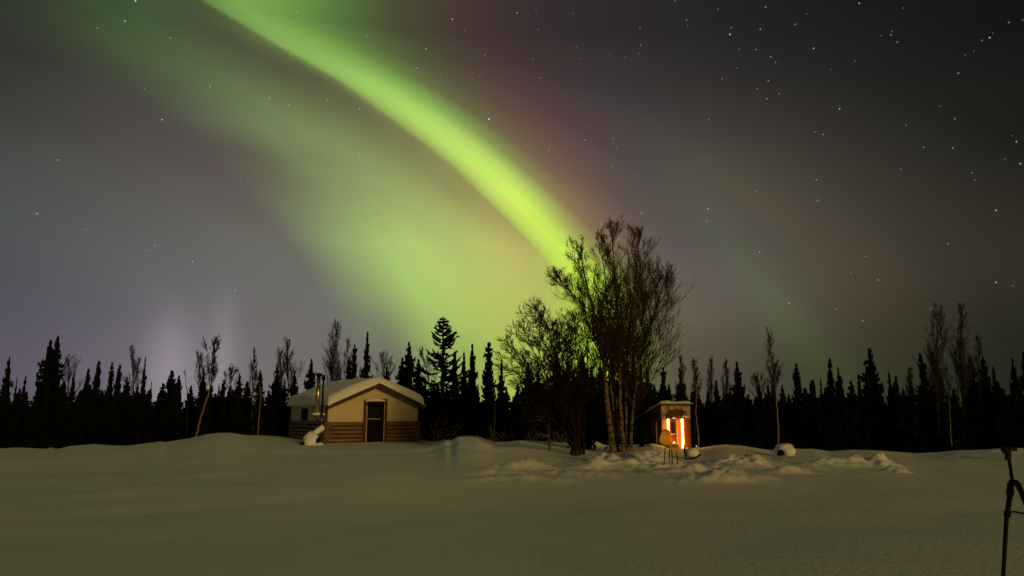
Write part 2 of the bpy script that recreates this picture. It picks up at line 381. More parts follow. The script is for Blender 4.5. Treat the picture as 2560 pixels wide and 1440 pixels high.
M_YELLOW = mat('yellow_plastic', (0.72, 0.42, 0.03), 0.45, 0.12, 5.0)
M_STRIP = glow('warm_tube_light', (1.0, 0.36, 0.055), 34.0)
M_GREEN = glow('green_lamp', (0.25, 1.0, 0.5), 1.3)

# ---------------------------------------------------------------- snow field
# skyline of the snow: frame x, frame y, distance of the crest
CREST = [(-400,1126,34),(0,1125,34),(40,1122,34),(80,1120,34),(130,1122,34),(158,1124,34),(166,1119,34),(176,1125,34),(210,1117,34),(270,1111,34),(312,1114,34),(340,1116,34),(430,1104,35),(440,1107,35),(460,1103,35),(500,1097,35),(540,1087,36),(566,1083,36),(600,1083,37),(640,1088,39),(700,1089,42),(760,1090,43),(1040,1094,43),(1062,1101,40),(1095,1105,36),(1120,1099,34),(1132,1101,34),(1150,1092,33),(1172,1089,33),(1195,1090,33),(1215,1097,33),(1235,1105,33),(1262,1105,33),(1300,1101,33),(1345,1104,33),(1400,1108,33),(1440,1109,33),(1500,1113,33),(1560,1114,33),(1620,1110,33),(1650,1116,33.5),(1680,1121,33),(1740,1121,33),(1770,1115,33),(1795,1113,33),(1830,1115,33),(1870,1121,33),(1905,1127,33),(1935,1123,33),(1990,1124,33),(2010,1124,33),(2045,1129,33),(2100,1126,33),(2150,1127,33),(2250,1134,33),(2300,1132,33),(2350,1127,33),(2420,1125,33),(2470,1121,33),(2520,1122,33),(2560,1116,33),(2960,1116,33)]
_cx = np.array([c[0] for c in CREST], float); _cy = np.array([c[1] for c in CREST], float); _cd = np.array([c[2] for c in CREST], float)
# heaps of disturbed snow: frame x, frame y, radius across, radius along, height, roughness
HEAPS = [(1310,1178,.75,.5,.26,.5),(1290,1200,1.3,.5,.07,.6),(1545,1160,.9,.6,.22,.6),(1500,1172,.6,.4,.14,.5),(1600,1168,.8,.5,.10,.8),(1420,1190,1.3,.5,.06,.8),(1700,1172,.9,.5,.08,1),(1750,1185,.9,.5,.14,1),(1780,1200,.8,.35,.12,1),(1860,1162,.7,.5,.16,.8),(1900,1158,.45,.4,.2,.8),(1970,1180,.6,.35,.10,.7),(2080,1160,1.0,.5,.10,.6),(2150,1158,.7,.4,.22,.5),(2205,1160,.5,.4,.13,1),(2240,1172,.35,.3,.10,1),(1650,1160,.7,.5,.10,1),(1200,1140,2.2,1.2,.14,.2),(1120,1128,1.6,.9,.10,.2),(1480,1122,.5,.4,.14,.3),(1610,1146,.5,.4,.14,.6),(2500,1128,1.2,.8,.1,.4),(1830,1195,.9,.35,.09,1),(1240,1188,.8,.35,.07,.8)]
_heap = []
for (hx, hy, ra, rl, hh, rg) in HEAPS:
    d = ray(hx, hy); tt = -1.55 / d.z
    _heap.append((tt * d.x, tt * d.y, ra, rl, hh, rg))
def ground(x, y):
    x = np.asarray(x, float); y = np.asarray(y, float)
    ysafe = np.maximum(y, 1.0)
    px = CX + FPX * (x / ysafe) / 1.012
    yc = np.interp(px, _cx, _cd); py = np.interp(px, _cx, _cy)
    v = (CY - py) / FPX
    zc = 1.6 + yc * (SP + v * CP) / (CP - v * SP)
    tt = (y - 18.0) / (yc - 18.0)
    rise = zc * sstep(tt)
    fall = (1.3 + np.maximum(zc, 0)) * sstep((y - yc - 0.3) / 6.0)
    z = np.where(y < yc, rise, zc - fall)
    z = np.where(y < 1.0, 0.0, z)
    near = sstep((y - 4) / 8) * sstep((44 - y) / 6)
    z = z + 0.17 * fbm(x * 0.16, y * 0.16, 3) * sstep((np.abs(y) - 2) / 12) * sstep((34 - y) / 10)
    z = z + 0.030 * fbm(x * 0.7, y * 0.7, 3) * near
    for (hx, hy, ra, rl, hh, rg) in _heap:
        q = ((x - hx) / ra) ** 2 + ((y - hy) / rl) ** 2
        g = np.exp(-q * 1.1)
        lump = 1 + rg * (2.2 * fbm(x * 2.6 + hx, y * 2.6, 5))
        z = z + 1.2 * hh * g * np.clip(lump, 0.05, 3) + 0.09 * rg * g ** .5 * np.abs(vnoise(x * 4.3 + hy, y * 4.3)) * np.abs(vnoise(x * 9 + 3, y * 9 + hx)) * 6.0
    zone = np.exp(-((px - 1700) / 420) ** 2) * np.exp(-((y - 21.5) / 3.0) ** 2)
    z = z + zone * 0.16 * np.abs(fbm(x * 1.7 + 40, y * 1.7, 5))
    z = z + 0.30 * (1 - sstep((y - 2) / 14)) * sstep((y + 40) / 30) - 0.0  # added foreground slope, tilted away from the lamp to darken the near snow
    return z
def gz(x, y): return float(ground(np.array([x]), np.array([y]))[0])
def ground_hit(px, py, y0=4.0, y1=42.0):
    d = ray(px, py)
    ys = np.arange(y0, y1, 0.03); xs = EYE.x + d.x / d.y * ys; zs = EYE.z + d.z / d.y * ys
    hit = np.nonzero(zs <= ground(xs, ys))[0]
    y = float(ys[hit[0]]) if len(hit) else y1
    return EYE + d * (y / d.y)
def on_ground(px, py):
    p = ground_hit(px, py); return Vector((p.x, p.y, gz(p.x, p.y)))

def axis(parts):
    out_ = []
    for a, b, st in parts:
        n = max(1, int(round((b - a) / st))); out_ += list(a + (b - a) * np.arange(n) / n)
    return np.array(out_ + [parts[-1][1]])
gx = axis([(-900,-200,70),(-200,-60,14),(-60,-28,1.0),(-28,-3,0.14),(-3,15,0.06),(15,28,0.14),(28,60,1.0),(60,200,14),(200,900,70)])
gy = axis([(-300,-40,26),(-40,0,2.5),(0,4,0.6),(4,16,0.25),(16,20,0.13),(20,27,0.055),(27,37,0.1),(37,46,0.3),(46,60,1.5),(60,200,14),(200,1500,130)])
XX, YY = np.meshgrid(gx, gy)
ZZ = ground(XX.ravel(), YY.ravel())
nv = XX.size; nxg = len(gx); nyg = len(gy)
me = bpy.data.meshes.new('snow_field')
co = np.empty((nv, 3), np.float32); co[:, 0] = XX.ravel(); co[:, 1] = YY.ravel(); co[:, 2] = ZZ
ii, jj = np.meshgrid(np.arange(nxg - 1), np.arange(nyg - 1))
b0 = (jj * nxg + ii).ravel()
quads = np.stack([b0, b0 + 1, b0 + 1 + nxg, b0 + nxg], 1).astype(np.int32)
me.vertices.add(nv); me.vertices.foreach_set('co', co.ravel())
me.loops.add(quads.size); me.loops.foreach_set('vertex_index', quads.ravel())
me.polygons.add(len(quads)); me.polygons.foreach_set('loop_start', np.arange(0, quads.size, 4, dtype=np.int32))
me.polygons.foreach_set('use_smooth', np.ones(len(quads), bool))
me.materials.append(M_SNOW); me.update(calc_edges=True); me.validate()
tag(link('snow_field', me), 'pale snow field rising to a low rounded crest before the forest', kind='structure')

# ---------------------------------------------------------------- canvas cabin on a log base
FL = at(815, 1107, 35.0); FR = at(1044, 1105, 37.6)
fx_ = Vector((FR.x - FL.x, FR.y - FL.y, 0)); W = fx_.length
yaw = math.atan2(fx_.y, fx_.x)
ux = fx_.normalized(); uy = Vector((-ux.y, ux.x, 0)); nfront = -uy
def front_hit(px, py):
    d = ray(px, py); o = EYE
    tt = (FL - o).dot(nfront) / d.dot(nfront)
    p = o + d * tt - Vector((FL.x, FL.y, 0)); return p.dot(ux), p.z
def side_hit(px, py, off=0.0):
    d = ray(px, py); base = FL - ux * off
    tt = (base - EYE).dot(ux) / d.dot(ux)
    p = EYE + d * tt - Vector((FL.x, FL.y, 0)); return p.dot(uy), p.z
LEN = side_hit(724, 1080)[0]
Z0 = 0.0
zlog = (front_hit(815, 1057)[1] + front_hit(1050, 1053)[1]) / 2
zeave = (front_hit(818, 1014)[1] + front_hit(1048, 1012)[1]) / 2
xap, zap = front_hit(940, 961)
print('CABIN', W, LEN, math.degrees(yaw), zlog, zeave, xap, zap)
xap = W / 2
dl, dr = front_hit(908, 1060)[0], front_hit(966, 1060)[0]
dtop = front_hit(935, 1003)[1]
cabin = thing('cabin', 'cream canvas cabin on a brown log base under thick roof snow', 'cabin', (FL.x, FL.y, 0), yaw)
slope = (zap - zeave) / (W / 2)
# logs
m = MB(); nlog = 6; lr = zlog / nlog / 2
random.seed(3)
def logrow(mb, a, b, off):
    for k in range(-2, nlog):
        z = lr + 2 * lr * k + off
        pa = Vector(a) + Vector((0, 0, z)); pb = Vector(b) + Vector((0, 0, z))
        n = 7; pts = []; rr = []
        for q in range(n):
            p = pa.lerp(pb, q / (n - 1)); p.z += random.uniform(-.006, .006); pts.append(p); rr.append(lr * .85 * random.uniform(.95, 1.05))
        mb.tube(pts, rr, 10)
logrow(m, (-0.12, 0.05, 0), (dl - 0.01, 0.05, 0), 0); m.build('log_wall', M_LOG, cabin, True)
m = MB(); logrow(m, (dr + 0.01, 0.05, 0), (W + 0.12, 0.05, 0), 0); m.build('log_wall', M_LOG, cabin, True)
m = MB(); m.box((0.02, .085, -.3), (dl - .02, .10, zlog - .01)); m.build('chinking', M_DARKWOOD, cabin)
m = MB(); m.box((dr + .02, .085, -.3), (W - .02, .10, zlog - .01)); m.build('chinking', M_DARKWOOD, cabin)
m = MB(); logrow(m, (0.05, -0.15, 0), (0.05, LEN + .1, 0), lr * 0.6); logrow(m, (W - .05, -0.15, 0), (W - .05, LEN + .1, 0), lr * 0.6); logrow(m, (0, LEN, 0), (W, LEN, 0), 0)
tag(m.build('log_wall', M_LOG, cabin, True), 'long side walls of stacked logs in shade')
# canvas: front with the door opening, sides, back
m = MB(); th = 0.05
def prism(mb, poly2, y0, y1):
    n = len(poly2)
    vs = [(x, y0, z) for x, z in poly2] + [(x, y1, z) for x, z in poly2]
    fs = [tuple(range(n)), tuple(range(2 * n - 1, n - 1, -1))] + [(i, i + n, (i + 1) % n + n, (i + 1) % n) for i in range(n)]
    mb.add(vs, fs)
zr = lambda x: zeave + slope * (W / 2 - abs(x - W / 2))
prism(m, [(0.02, zlog), (dl, zlog), (dl, zr(dl)), (0.02, zr(0.02))], 0.03, 0.08)
prism(m, [(dr, zlog), (W - 0.02, zlog), (W - 0.02, zr(W - 0.02)), (dr, zr(dr))], 0.03, 0.08)
prism(m, [(dl, dtop), (dr, dtop), (dr, zr(dr)), (W / 2, zap), (dl, zr(dl))], 0.03, 0.08)
m.build('canvas_front', M_CANVAS, cabin)
m = MB(); wy0, wz0 = side_hit(753, 1053); wy1, wz1 = side_hit(768, 1026)
wy0, wy1 = min(wy0, wy1), max(wy0, wy1); wz0 = max(wz0, zlog + .1); wz1 = min(max(wz1, wz0 + .5), zeave - .08)
m.box((0.03, 0.085, zlog), (0.08, wy0, zeave)); m.box((0.03, wy1, zlog), (0.08, LEN, zeave))
m.box((0.03, wy0, zlog), (0.08, wy1, wz0)); m.box((0.03, wy0, wz1), (0.08, wy1, zeave))
m.box((W - .08, 0.085, zlog), (W - .03, LEN, zeave))
prism(m, [(0.085, zlog), (W - .085, zlog), (W - .085, zeave), (W / 2, zap - .03), (0.085, zeave)], LEN - .06, LEN - .01)
m.build('canvas_side', M_CANVAS, cabin)
m = MB(); win = m; f = 0.05
for a, b in (((0.0, wy0 - f, wz0 - f), (0.09, wy0, wz1 + f)), ((0.0, wy1, wz0 - f), (0.09, wy1 + f, wz1 + f)), ((0.0, wy0, wz0 - f), (0.09, wy1, wz0)), ((0.0, wy0, wz1), (0.09, wy1, wz1 + f))): m.box(a, b)
wf = m.build('window', M_DARKWOOD, cabin)
m = MB(); m.box((0.045, wy0, wz0), (0.06, wy1, wz1)); m.build('pane', M_GLASS, wf)
# log-top ledge
for xa, xb in ((-0.10, dl - .012), (dr + .012, W + .10)):
    m = MB(); m.box((xa, -0.06, zlog - .03), (xb, 0.028, zlog + .025)); m.build('ledge_board', M_LOG, cabin)
# corner posts
for px_ in (-0.015, W + 0.015):
    m = MB(); m.box((px_ - .04, -0.02, zlog + .03), (px_ + .04, 0.025, zeave - .02)); m.build('corner_post', M_DARKWOOD, cabin)
# roof decks, gable boards
OH = 0.46; OS = 0.10
m = MB()
for sgn in (-1, 1):
    xe = W / 2 + sgn * (W / 2 + OS); ze = zeave - slope * OS
    vs = []
    for y in (-OH, LEN + .25):
        vs += [(W / 2, y, zap + .04), (xe, y, ze + .04), (xe, y, ze + .09), (W / 2, y, zap + .09)]
    m.add(vs, [(0,1,2,3),(7,6,5,4),(0,4,5,1),(1,5,6,2),(2,6,7,3),(3,7,4,0)])
rf = m.build('roof', M_DARKWOOD, cabin)
for sgn in (-1, 1):
    m = MB(); xe = W / 2 + sgn * (W / 2 + OS); ze = zeave - slope * OS
    prism(m, [(W / 2, zap - .13), (xe, ze - .13), (xe, ze + .06), (W / 2, zap + .06)], -OH - .03, -OH - .002)
    m.build('gable_board', M_DARKWOOD, cabin)
# snow on the roof
def roof_snow():
    mb = MB(); nu, nv_ = 56, 44
    rng = np.random.RandomState(2)
    half = W / 2 + OS + .05
    top = []; bot = []
    for j in range(nv_ + 1):
        v = j / nv_; y = -OH - .10 + v * (LEN + .25 + OH + .22)
        for i in range(nu + 1):
            u = -1 + 2 * i / nu
            x = W / 2 + u * half
            au = math.sqrt((u * half) ** 2 + 0.05)         # softened ridge
            zb = zap + .092 - slope * abs(u * half)
            zt = zap + .092 - slope * (au - 0.14)
            e = min(1.0, (1 - abs(u)) * half / .11); ey = min(1.0, min(v * (LEN + .85), (1 - v) * (LEN + .85)) / .30)
            k = math.sqrt(max(0.0, 1 - (1 - e) ** 2)) * math.sqrt(max(0.0, 1 - (1 - ey) ** 2))
            n_ = float(fbm(np.array([x * .9 + 3]), np.array([y * .9]), 3)[0])
            T = (.33 + .10 * n_ + 0.06 * abs(u)) * (0.12 + 0.88 * k)
            sag = -.05 * max(0, abs(u) - .9) / .1 - 0.05 * max(0, (0.04 - v) / 0.04)
            wob = .07 * float(vnoise(np.array([x * 2.3]), np.array([y * 2.3 + 5]))[0]) * (1 - k)
            top.append((x, y + (wob if v < .1 else 0), zt - .02 + T + sag if k > 0.02 else (zt + zb) / 2 + .04 + sag))
            bot.append((x, y, zb + sag + .004))
    n = nu + 1
    fs = []
    for j in range(nv_):
        for i in range(nu):
            a = j * n + i
            fs.append((a, a + 1, a + n + 1, a + n)); b = a + len(top)
            fs.append((b + n, b + n + 1, b + 1, b))
    o = len(top)
    for i in range(nu):
        fs.append((i + 1, i, i + o, i + 1 + o)); a = nv_ * n + i; fs.append((a, a + 1, a + 1 + o, a + o))
    for j in range(nv_):
        a = j * n; fs.append((a, a + n, a + n + o, a + o)); a = j * n + nu; fs.append((a + n, a, a + o, a + n + o))
    mb.add(top + bot, fs)
    return mb
roof_snow().build('roof_snow', M_SNOWCAP, cabin, True)
# door, frame, header with a cap of snow
m = MB()
pw = .17
m.box((dl, -0.05, -.1), (dl + pw, 0.10, dtop + .06)); m.box((dr - pw, -0.05, -.1), (dr, 0.10, dtop + .12)); m.box((dl + pw, -0.05, dtop - .06), (dr - pw, 0.10, dtop + .02))
df = m.build('door_frame', M_DARKWOOD, cabin)
m = MB(); m.box((dl + pw - .05, -0.066, .02), (dl + pw, -0.052, dtop - .2)); m.box((dr - pw, -0.066, .0), (dr - pw + .045, -0.052, dtop - .12)); m.build('frame_edge', M_TRIM, df)
m = MB(); m.box((dl + pw + .005, 0.02, -.05), (dr - pw - .005, 0.07, dtop - .065)); dd = m.build('door', M_DOOR, cabin)
zb_ = front_hit(935, 1047)[1]
m = MB(); m.box((dl + pw + .04, -.012, zb_ - .018), (dr - pw - .16, .018, zb_ + .018)); m.build('crossbar', M_TRIM, dd)
m = MB(); m.box((dl + pw + .05, .012, zb_ + .1), (dr - pw - .2, .018, dtop - .3)); m.build('pane', M_GLASS, dd)
m = MB()
pts = [Vector((dl + .06 + (dr - dl - .14) * i / 10, -.03, dtop + .02 + .035 * math.sin(math.pi * i / 10) - .02 * (i < 2))) for i in range(11)]
m.tube(pts, [.03 + .035 * math.sin(math.pi * i / 10) for i in range(11)], 8); m.build('lintel_snow', M_SNOWCAP, df, True)
m = MB(); m.blob(((dl + dr) / 2, -.10, .03), .52, .22, .15, 18, 8, .3, 4); m.build('doorstep_snow', M_SNOWCAP, cabin, True)
# stove pipe on a snowy shelf, with a dark prop pole
py0, pz0 = side_hit(793, 1035, .38); _, pz1 = side_hit(793, 934, .38)
m = MB(); X_ = -.38
m.tube([(X_, py0, pz0), (X_, py0, pz0 + (pz1 - pz0) * .92)], .095, 14); 
for fz in (.18, .46, .72): m.tube([(X_, py0, pz0 + (pz1 - pz0) * fz), (X_, py0, pz0 + (pz1 - pz0) * fz + .03)], .104, 14)
pipe = m.build('stove_pipe', M_STEEL, cabin, True)
m = MB(); m.tube([(X_, py0, pz1 - .16), (X_, py0, pz1 - .05), (X_, py0, pz1), (X_, py0, pz1 + .02)], [.10, .15, .15, .05], 14); m.build('rain_cap', M_BLACK, pipe, True)
m = MB(); m.box((X_ - .20, py0 - .22, pz0 - .10), (-.02, py0 + .2, pz0 - .05)); shelf = m.build('pipe_shelf', M_DARKWOOD, cabin)
m = MB(); m.blob((X_ + .08, py0, pz0 - .05), .32, .26, .14, 16, 8, .2, 7, True); m.build('shelf_snow', M_SNOWCAP, shelf, True)
m = MB(); m.beam((X_ - .14, py0, pz0 - .10), (-.04, py0, pz0 - .62), .05, .05); m.build('shelf_brace', M_DARKWOOD, shelf)
qy, qz0 = side_hit(803.5, 1066, .30); _, qz1 = side_hit(803.5, 938, .30)
m = MB(); m.tube([(-.30, qy, qz0), (-.30, qy, qz1 - .2)], .045, 8); m.tube([(-.30, qy, qz1 - .25), (-.30, qy, qz1)], .09, 8); m.build('vent_pipe', M_BLACK, cabin, True)
m = MB(); m.tube([(-.31, qy - .045, qz0), (-.31, qy - .045, qz0 + .55)], .016, 6); m.build('pipe_strap', M_STEEL, cabin, True)

# snow-covered bench leaning by the corner
hp = on_ground(778, 1112)
hb = thing('snow_heap', 'snow-capped heap with a tilted plank beside the stovepipe corner of the cabin', 'snow heap', hp)
def loc(o, px, py, dy=0.0):
    p = at(px, py, o.location.y + dy); return p - Vector(o.location)
m = MB()
a = loc(hb, 777, 1098); m.blob((a.x, a.y + .1, a.z - .1), .36, .40, .42, 22, 12, .25, 3)
a = loc(hb, 790, 1110); m.blob((a.x, a.y, a.z - .12), .34, .36, .22, 18, 8, .3, 9)
m.build('snow_lump', M_SNOWCAP, hb, True)
m = MB(); p0 = loc(hb, 775, 1092, .2); p1 = loc(hb, 808, 1068, .45)
m.tube([p0, p0.lerp(p1, .3), p0.lerp(p1, .6), p1, p1 + Vector((.04, .02, -.03))], [.10, .12, .15, .14, .05], 12); m.build('plank_snow', M_SNOWCAP, hb, True)
m = MB(); m.beam(p0 + Vector((0, .02, -.14)), p1 + Vector((.03, .02, -.16)), .3, .05); m.beam(p1 + Vector((-.02, -.05, -.15)), loc(hb, 803, 1106, .3), .06, .06); m.build('plank', M_DARKWOOD, hb)
m = MB(); p0 = loc(hb, 745, 1116, -.25); p1 = loc(hb, 764, 1106, -.15)
m.tube([p0, p0.lerp(p1, .3), p0.lerp(p1, .65), p1], [.012, .075, .08, .02], 8); m.build('blade', M_BLACK, hb, True)
m = MB(); p0 = loc(hb, 790, 1109, -.12); p1 = loc(hb, 802, 1090, .05); m.tube([p0, p0.lerp(p1, .4), p1], [.06, .13, .03], 7); m.build('dark_gap_fill', M_BLACK, hb)  # black body standing in for the shade in the gap under the plank

# ---------------------------------------------------------------- lit hut
HF = at(1656, 1120, 34.2); HR = at(1728, 1121, 34.62)
hx = Vector((HR.x - HF.x, HR.y - HF.y, 0)); HW = hx.length; hyaw = math.atan2(hx.y, hx.x)
hux = hx.normalized(); huy = Vector((-hux.y, hux.x, 0))
def hut_hit(px, py):
    d = ray(px, py); tt = (HF - EYE).dot(huy) / d.dot(huy)
    p = EYE + d * tt - Vector((HF.x, HF.y, 0)); return p.dot(hux), p.z
hut = thing('hut', 'small dark wooden hut with glowing front between two light tubes', 'hut', (HF.x, HF.y, 0), hyaw)
HZ = hut_hit(1690, 1014)[1]; HB = -.35; HD = 2.55
hbz = at(1608, 1052, 36.6).z
print('HUT', HW, HZ, hbz, math.degrees(hyaw))
X = lambda px: hut_hit(px, 1080)[0]
Zh = lambda py: hut_hit(1690, py)[1]
def boards(mb, x0, x1, z0, z1, y, n, t_=.03):
    w = (x1 - x0) / n
    for i in range(n):
        jt = random.uniform(-.004, .004)
        mb.box((x0 + i * w + .004, y + jt, z0), (x0 + (i + 1) * w - .004, y + t_ + jt, z1))
def side_poly(mb, x, t_):
    zt = lambda y: HZ + (hbz - HZ) * y / HD
    n = 9
    for i in range(n):
        y0, y1 = HD * i / n + .005, HD * (i + 1) / n - .005
        vs = [(x, y0, HB), (x, y1, HB), (x, y1, zt(y1)), (x, y0, zt(y0)), (x + t_, y0, HB), (x + t_, y1, HB), (x + t_, y1, zt(y1)), (x + t_, y0, zt(y0))]
        mb.add(vs, [(3,2,1,0),(4,5,6,7),(0,1,5,4),(1,2,6,5),(2,3,7,6),(3,0,4,7)])
m = MB(); side_poly(m, 0.0, .04); side_poly(m, HW - .04, .04); m.box((.05, HD - .05, HB), (HW - .05, HD - .01, hbz)); m.build('side_wall', M_HUTSIDE, hut)
zl = Zh(1046)
m = MB(); boards(m, .045, HW - .045, HB, zl, .06, 8); m.build('front_wall', M_RED, hut)
m = MB(); boards(m, X(1709), HW - .01, HB, zl - .02, -.03, 3, .05); m.build('front_panel', M_RED, hut)
m = MB(); m.box((.0, -.03, HB), (X(1660), .055, zl - .02)); m.build('corner_board', M_FROSTWOOD, hut)
# frosted upper panel with a ragged bare patch
m = MB(); m.box((-.01, -.035, zl), (HW + .01, .05, HZ)); m.build('upper_panel', M_FROSTWOOD, hut)
m = MB(); P = [(1663,1045),(1662,1036),(1667,1034),(1669,1026),(1672,1020),(1675,1025),(1682,1024),(1688,1022),(1696,1024),(1703,1023),(1708,1027),(1712,1027),(1713,1032),(1708,1033),(1716,1040),(1712,1044),(1700,1045)]
prism(m, [(hut_hit(a, b)[0], hut_hit(a, b)[1]) for a, b in P], -.055, -.037); m.build('bare_patch', M_DARKWOOD, hut)
m = MB(); zq = lambda y_: hut_hit(1690, y_)[1]
pts = [Vector((X(a), -.075, zq(b))) for a, b in ((1703,1043),(1708,1040.5),(1714,1042),(1721,1043))]
m.tube(pts, [.02, .05, .055, .03], 8); m.build('ledge_snow', M_SNOWCAP, hut, True)
m = MB(); m.blob((X(1684), -.08, zq(1044.5)), .075, .05, .05, 12, 8, .3, 3); m.build('ledge_snow', M_SNOWCAP, hut, True)
# door and its window
dx0, dx1 = X(1677), X(1689)
m = MB(); m.box((X(1675), .0, Zh(1121)), (X(1691), .05, zl - .06)); hd = m.build('door', M_RED, hut)
m = MB(); m.box((X(1677.5), -.012, Zh(1083)), (X(1687), -.002, Zh(1054))); m.build('pane', M_GLASS, hd)
m = MB(); m.box((X(1677.5), -.03, Zh(1086)), (X(1687.5), -.002, Zh(1083.4))); m.build('window_sill', M_TRIM, hd)
m = MB(); m.box((X(1691), -.02, Zh(1121)), (X(1694), .055, zl - .04)); m.build('door_jamb', M_TRIM, hut)
for (pa, pb, zb2) in ((1666.5, 1671.5, 1119), (1701.5, 1706.5, 1122)):
    m = MB(); xa, xb = X(pa), X(pb); r_ = (xb - xa) / 2 * .85
    m.tube([((xa + xb) / 2, -.085, Zh(zb2)), ((xa + xb) / 2, -.085, zl - .03)], r_, 10); tl = m.build('tube_light', M_STRIP, hut, True)
    m = MB(); m.box((xa, -.13, zl - .03), (xb + .16, -.037, zl + .01)); m.build('lamp_bracket', M_FROSTWOOD, tl)
m = MB(); prism(m, [(X(1678), Zh(1119)), (X(1691), Zh(1119)), (X(1687), Zh(1106)), (X(1684), Zh(1102)), (X(1681), Zh(1107))], -.05, -.005); m.build('drifted_snow', M_SNOWCAP, hut)
# roof and snow
m = MB()
sl = (hbz - HZ) / HD
for (x0, x1) in ((-.10, HW + .06),):
    vs = []
    for y in (-.14, HD + .2):
        for x in (x0, x1):
            for dz in (.005, .055): vs.append((x, y, HZ + sl * y + dz))
    m.add(vs, [(0,1,3,2),(6,7,5,4),(0,4,5,1),(1,5,7,3),(3,7,6,2),(2,6,4,0)])
m.build('roof', M_DARKWOOD, hut)
m = MB(); nu, nvv = 16, 24; tp = []; bt = []
for j in range(nvv + 1):
    for i in range(nu + 1):
        u = i / nu; v = j / nvv; x = -.13 + u * (HW + .23); y = -.18 + v * (HD + .42)
        e = min(1, min(u, 1 - u) * (HW + .23) / .10); ey = min(1, min(v, 1 - v) * (HD + .4) / .10)
        k = math.sqrt(1 - (1 - e) ** 2) * math.sqrt(1 - (1 - ey) ** 2)
        T = (.13 + .06 * float(fbm(np.array([x * 3]), np.array([y * 3 + 8]))[0])) * k
        bow = .16 * math.sin(math.pi * min(1, max(0, y / HD))) * (0.6)
        tp.append((x, y, HZ + sl * y + .06 + T)); bt.append((x, y, HZ + sl * y + .057))
n = nu + 1; fs = []
for j in range(nvv):
    for i in range(nu):
        a = j * n + i; fs.append((a, a + 1, a + n + 1, a + n)); b = a + len(tp); fs.append((b + n, b + n + 1, b + 1, b))
m.add(tp + bt, fs); m.build('roof_snow', M_SNOWCAP, hut, True)
# oval frames hung on the hut's left side
for (yc_, zc_, ru, rv) in ((1.55, .72, .30, .34), (.70, .9, .18, .34)):
    m = MB(); m.ring((-.05, yc_, zc_), (0, 1, 0), (0, 0, 1), ru, rv, .018, 24, 6); m.build('oval_frame', M_TRIM, hut, True)
m = MB(); m.tube([(-.12, .28, HB), (-.12, .28, 1.15)], .022, 6); m.build('side_post', M_TRIM, hut, True)

# ---------------------------------------------------------------- yellow bucket chair
cpos = on_ground(1676, 1152)
chair = thing('bucket_chair', 'yellow plastic bucket chair on thin dark legs in the snow', 'chair', cpos, 0)
sc_ = (1 / FPX) * (cpos.y / .985)             # metres per frame pixel at the chair
SEAT = 27 * sc_; BACK = 72 * sc_
prof = [(20,24,.5),(17,29,.8),(10,31,.95),(0,29,1.0),(-10,31,1.0),(-17,38,1.0),(-21,48,.98),(-22,58,.88),(-19,66,.70),(-16,71,.45),(-14,73,.2)]
m = MB(); nw = 12; vs = []; fs = []
for i, (a_, h_, w_) in enumerate(prof):
    for j in range(nw + 1):
        q = -1 + 2 * j / nw
        curl = (abs(q) ** 2.2)
        half = 20 * w_ * sc_
        fwd = a_ * sc_ + (curl * 9 * sc_ if i > 5 else 0)
        up = h_ * sc_ + (curl * 8 * sc_ if 1 < i <= 6 else 0)
        vs.append((fwd, q * half, up))
for i in range(len(prof) - 1):
    for j in range(nw):
        a = i * (nw + 1) + j; fs.append((a, a + 1, a + nw + 2, a + nw + 1))
m.add(vs, fs); shell = m.build('seat_shell', M_YELLOW, chair, True)
md = shell.modifiers.new('thickness', 'SOLIDIFY'); md.thickness = .025; md.offset = 0
md = shell.modifiers.new('smooth', 'SUBSURF'); md.levels = 2; md.render_levels = 2
for (lx, ly) in ((14, -11), (14, 11), (-11, -11), (-11, 11)):
    m = MB(); m.tube([(lx * .75 * sc_, ly * .7 * sc_, 29 * sc_), (lx * 1.05 * sc_, ly * sc_, -.18)], .013, 6); m.build('leg', M_BLACK, chair, True)
chair.rotation_euler = (0, 0, R(-50))

# ---------------------------------------------------------------- small sled with a lump of snow
sp_ = on_ground(1730, 1148)
sled = thing('sled', 'small dark sled with curled runner under a lump of snow', 'sled', sp_)
for dy in (-.12, .28):
    m = MB(); pts = [loc(sled, x, y, dy) for x, y in ((1713,1146),(1722,1148),(1733,1146),(1743,1142),(1750,1137),(1751,1135))]
    m.tube(pts, [.02,.025,.03,.035,.03,.02], 8); m.build('runner', M_BLACK, sled, True)
m = MB(); m.beam(loc(sled, 1714, 1147, -.1), loc(sled, 1710, 1112, -.1), .05, .04); m.beam(loc(sled, 1714, 1147, .28), loc(sled, 1710, 1112, .28), .05, .04); m.beam(loc(sled, 1710.5, 1116, -.12), loc(sled, 1710.5, 1116, .3), .04, .05); m.build('handle_frame', M_BLACK, sled)
m = MB(); a = loc(sled, 1730, 1133, .05); m.blob((a.x, a.y, a.z), .24, .26, .175, 22, 12, .28, 6); m.build('snow_load', M_SNOWCAP, sled, True)
# snow-capped barrel to the right
bp_ = on_ground(1962, 1138)
brl = thing('barrel', 'dark barrel lying in the snow under a round white dome', 'barrel', bp_)
a = loc(brl, 1964, 1127); 
m = MB(); b_ = loc(brl, 1954, 1132); m.tube([(b_.x - .14, b_.y - .30, b_.z), (b_.x - .13, b_.y - .27, b_.z), (b_.x + .22, b_.y + .55, b_.z)], [.10, .125, .125], 16); m.build('drum', M_BLACK, brl, True)
m = MB(); m.blob((a.x + .02, a.y + .1, a.z + .02), .37, .42, .25, 26, 12, .28, 2); m.build('snow_cap', M_SNOWCAP, brl, True)
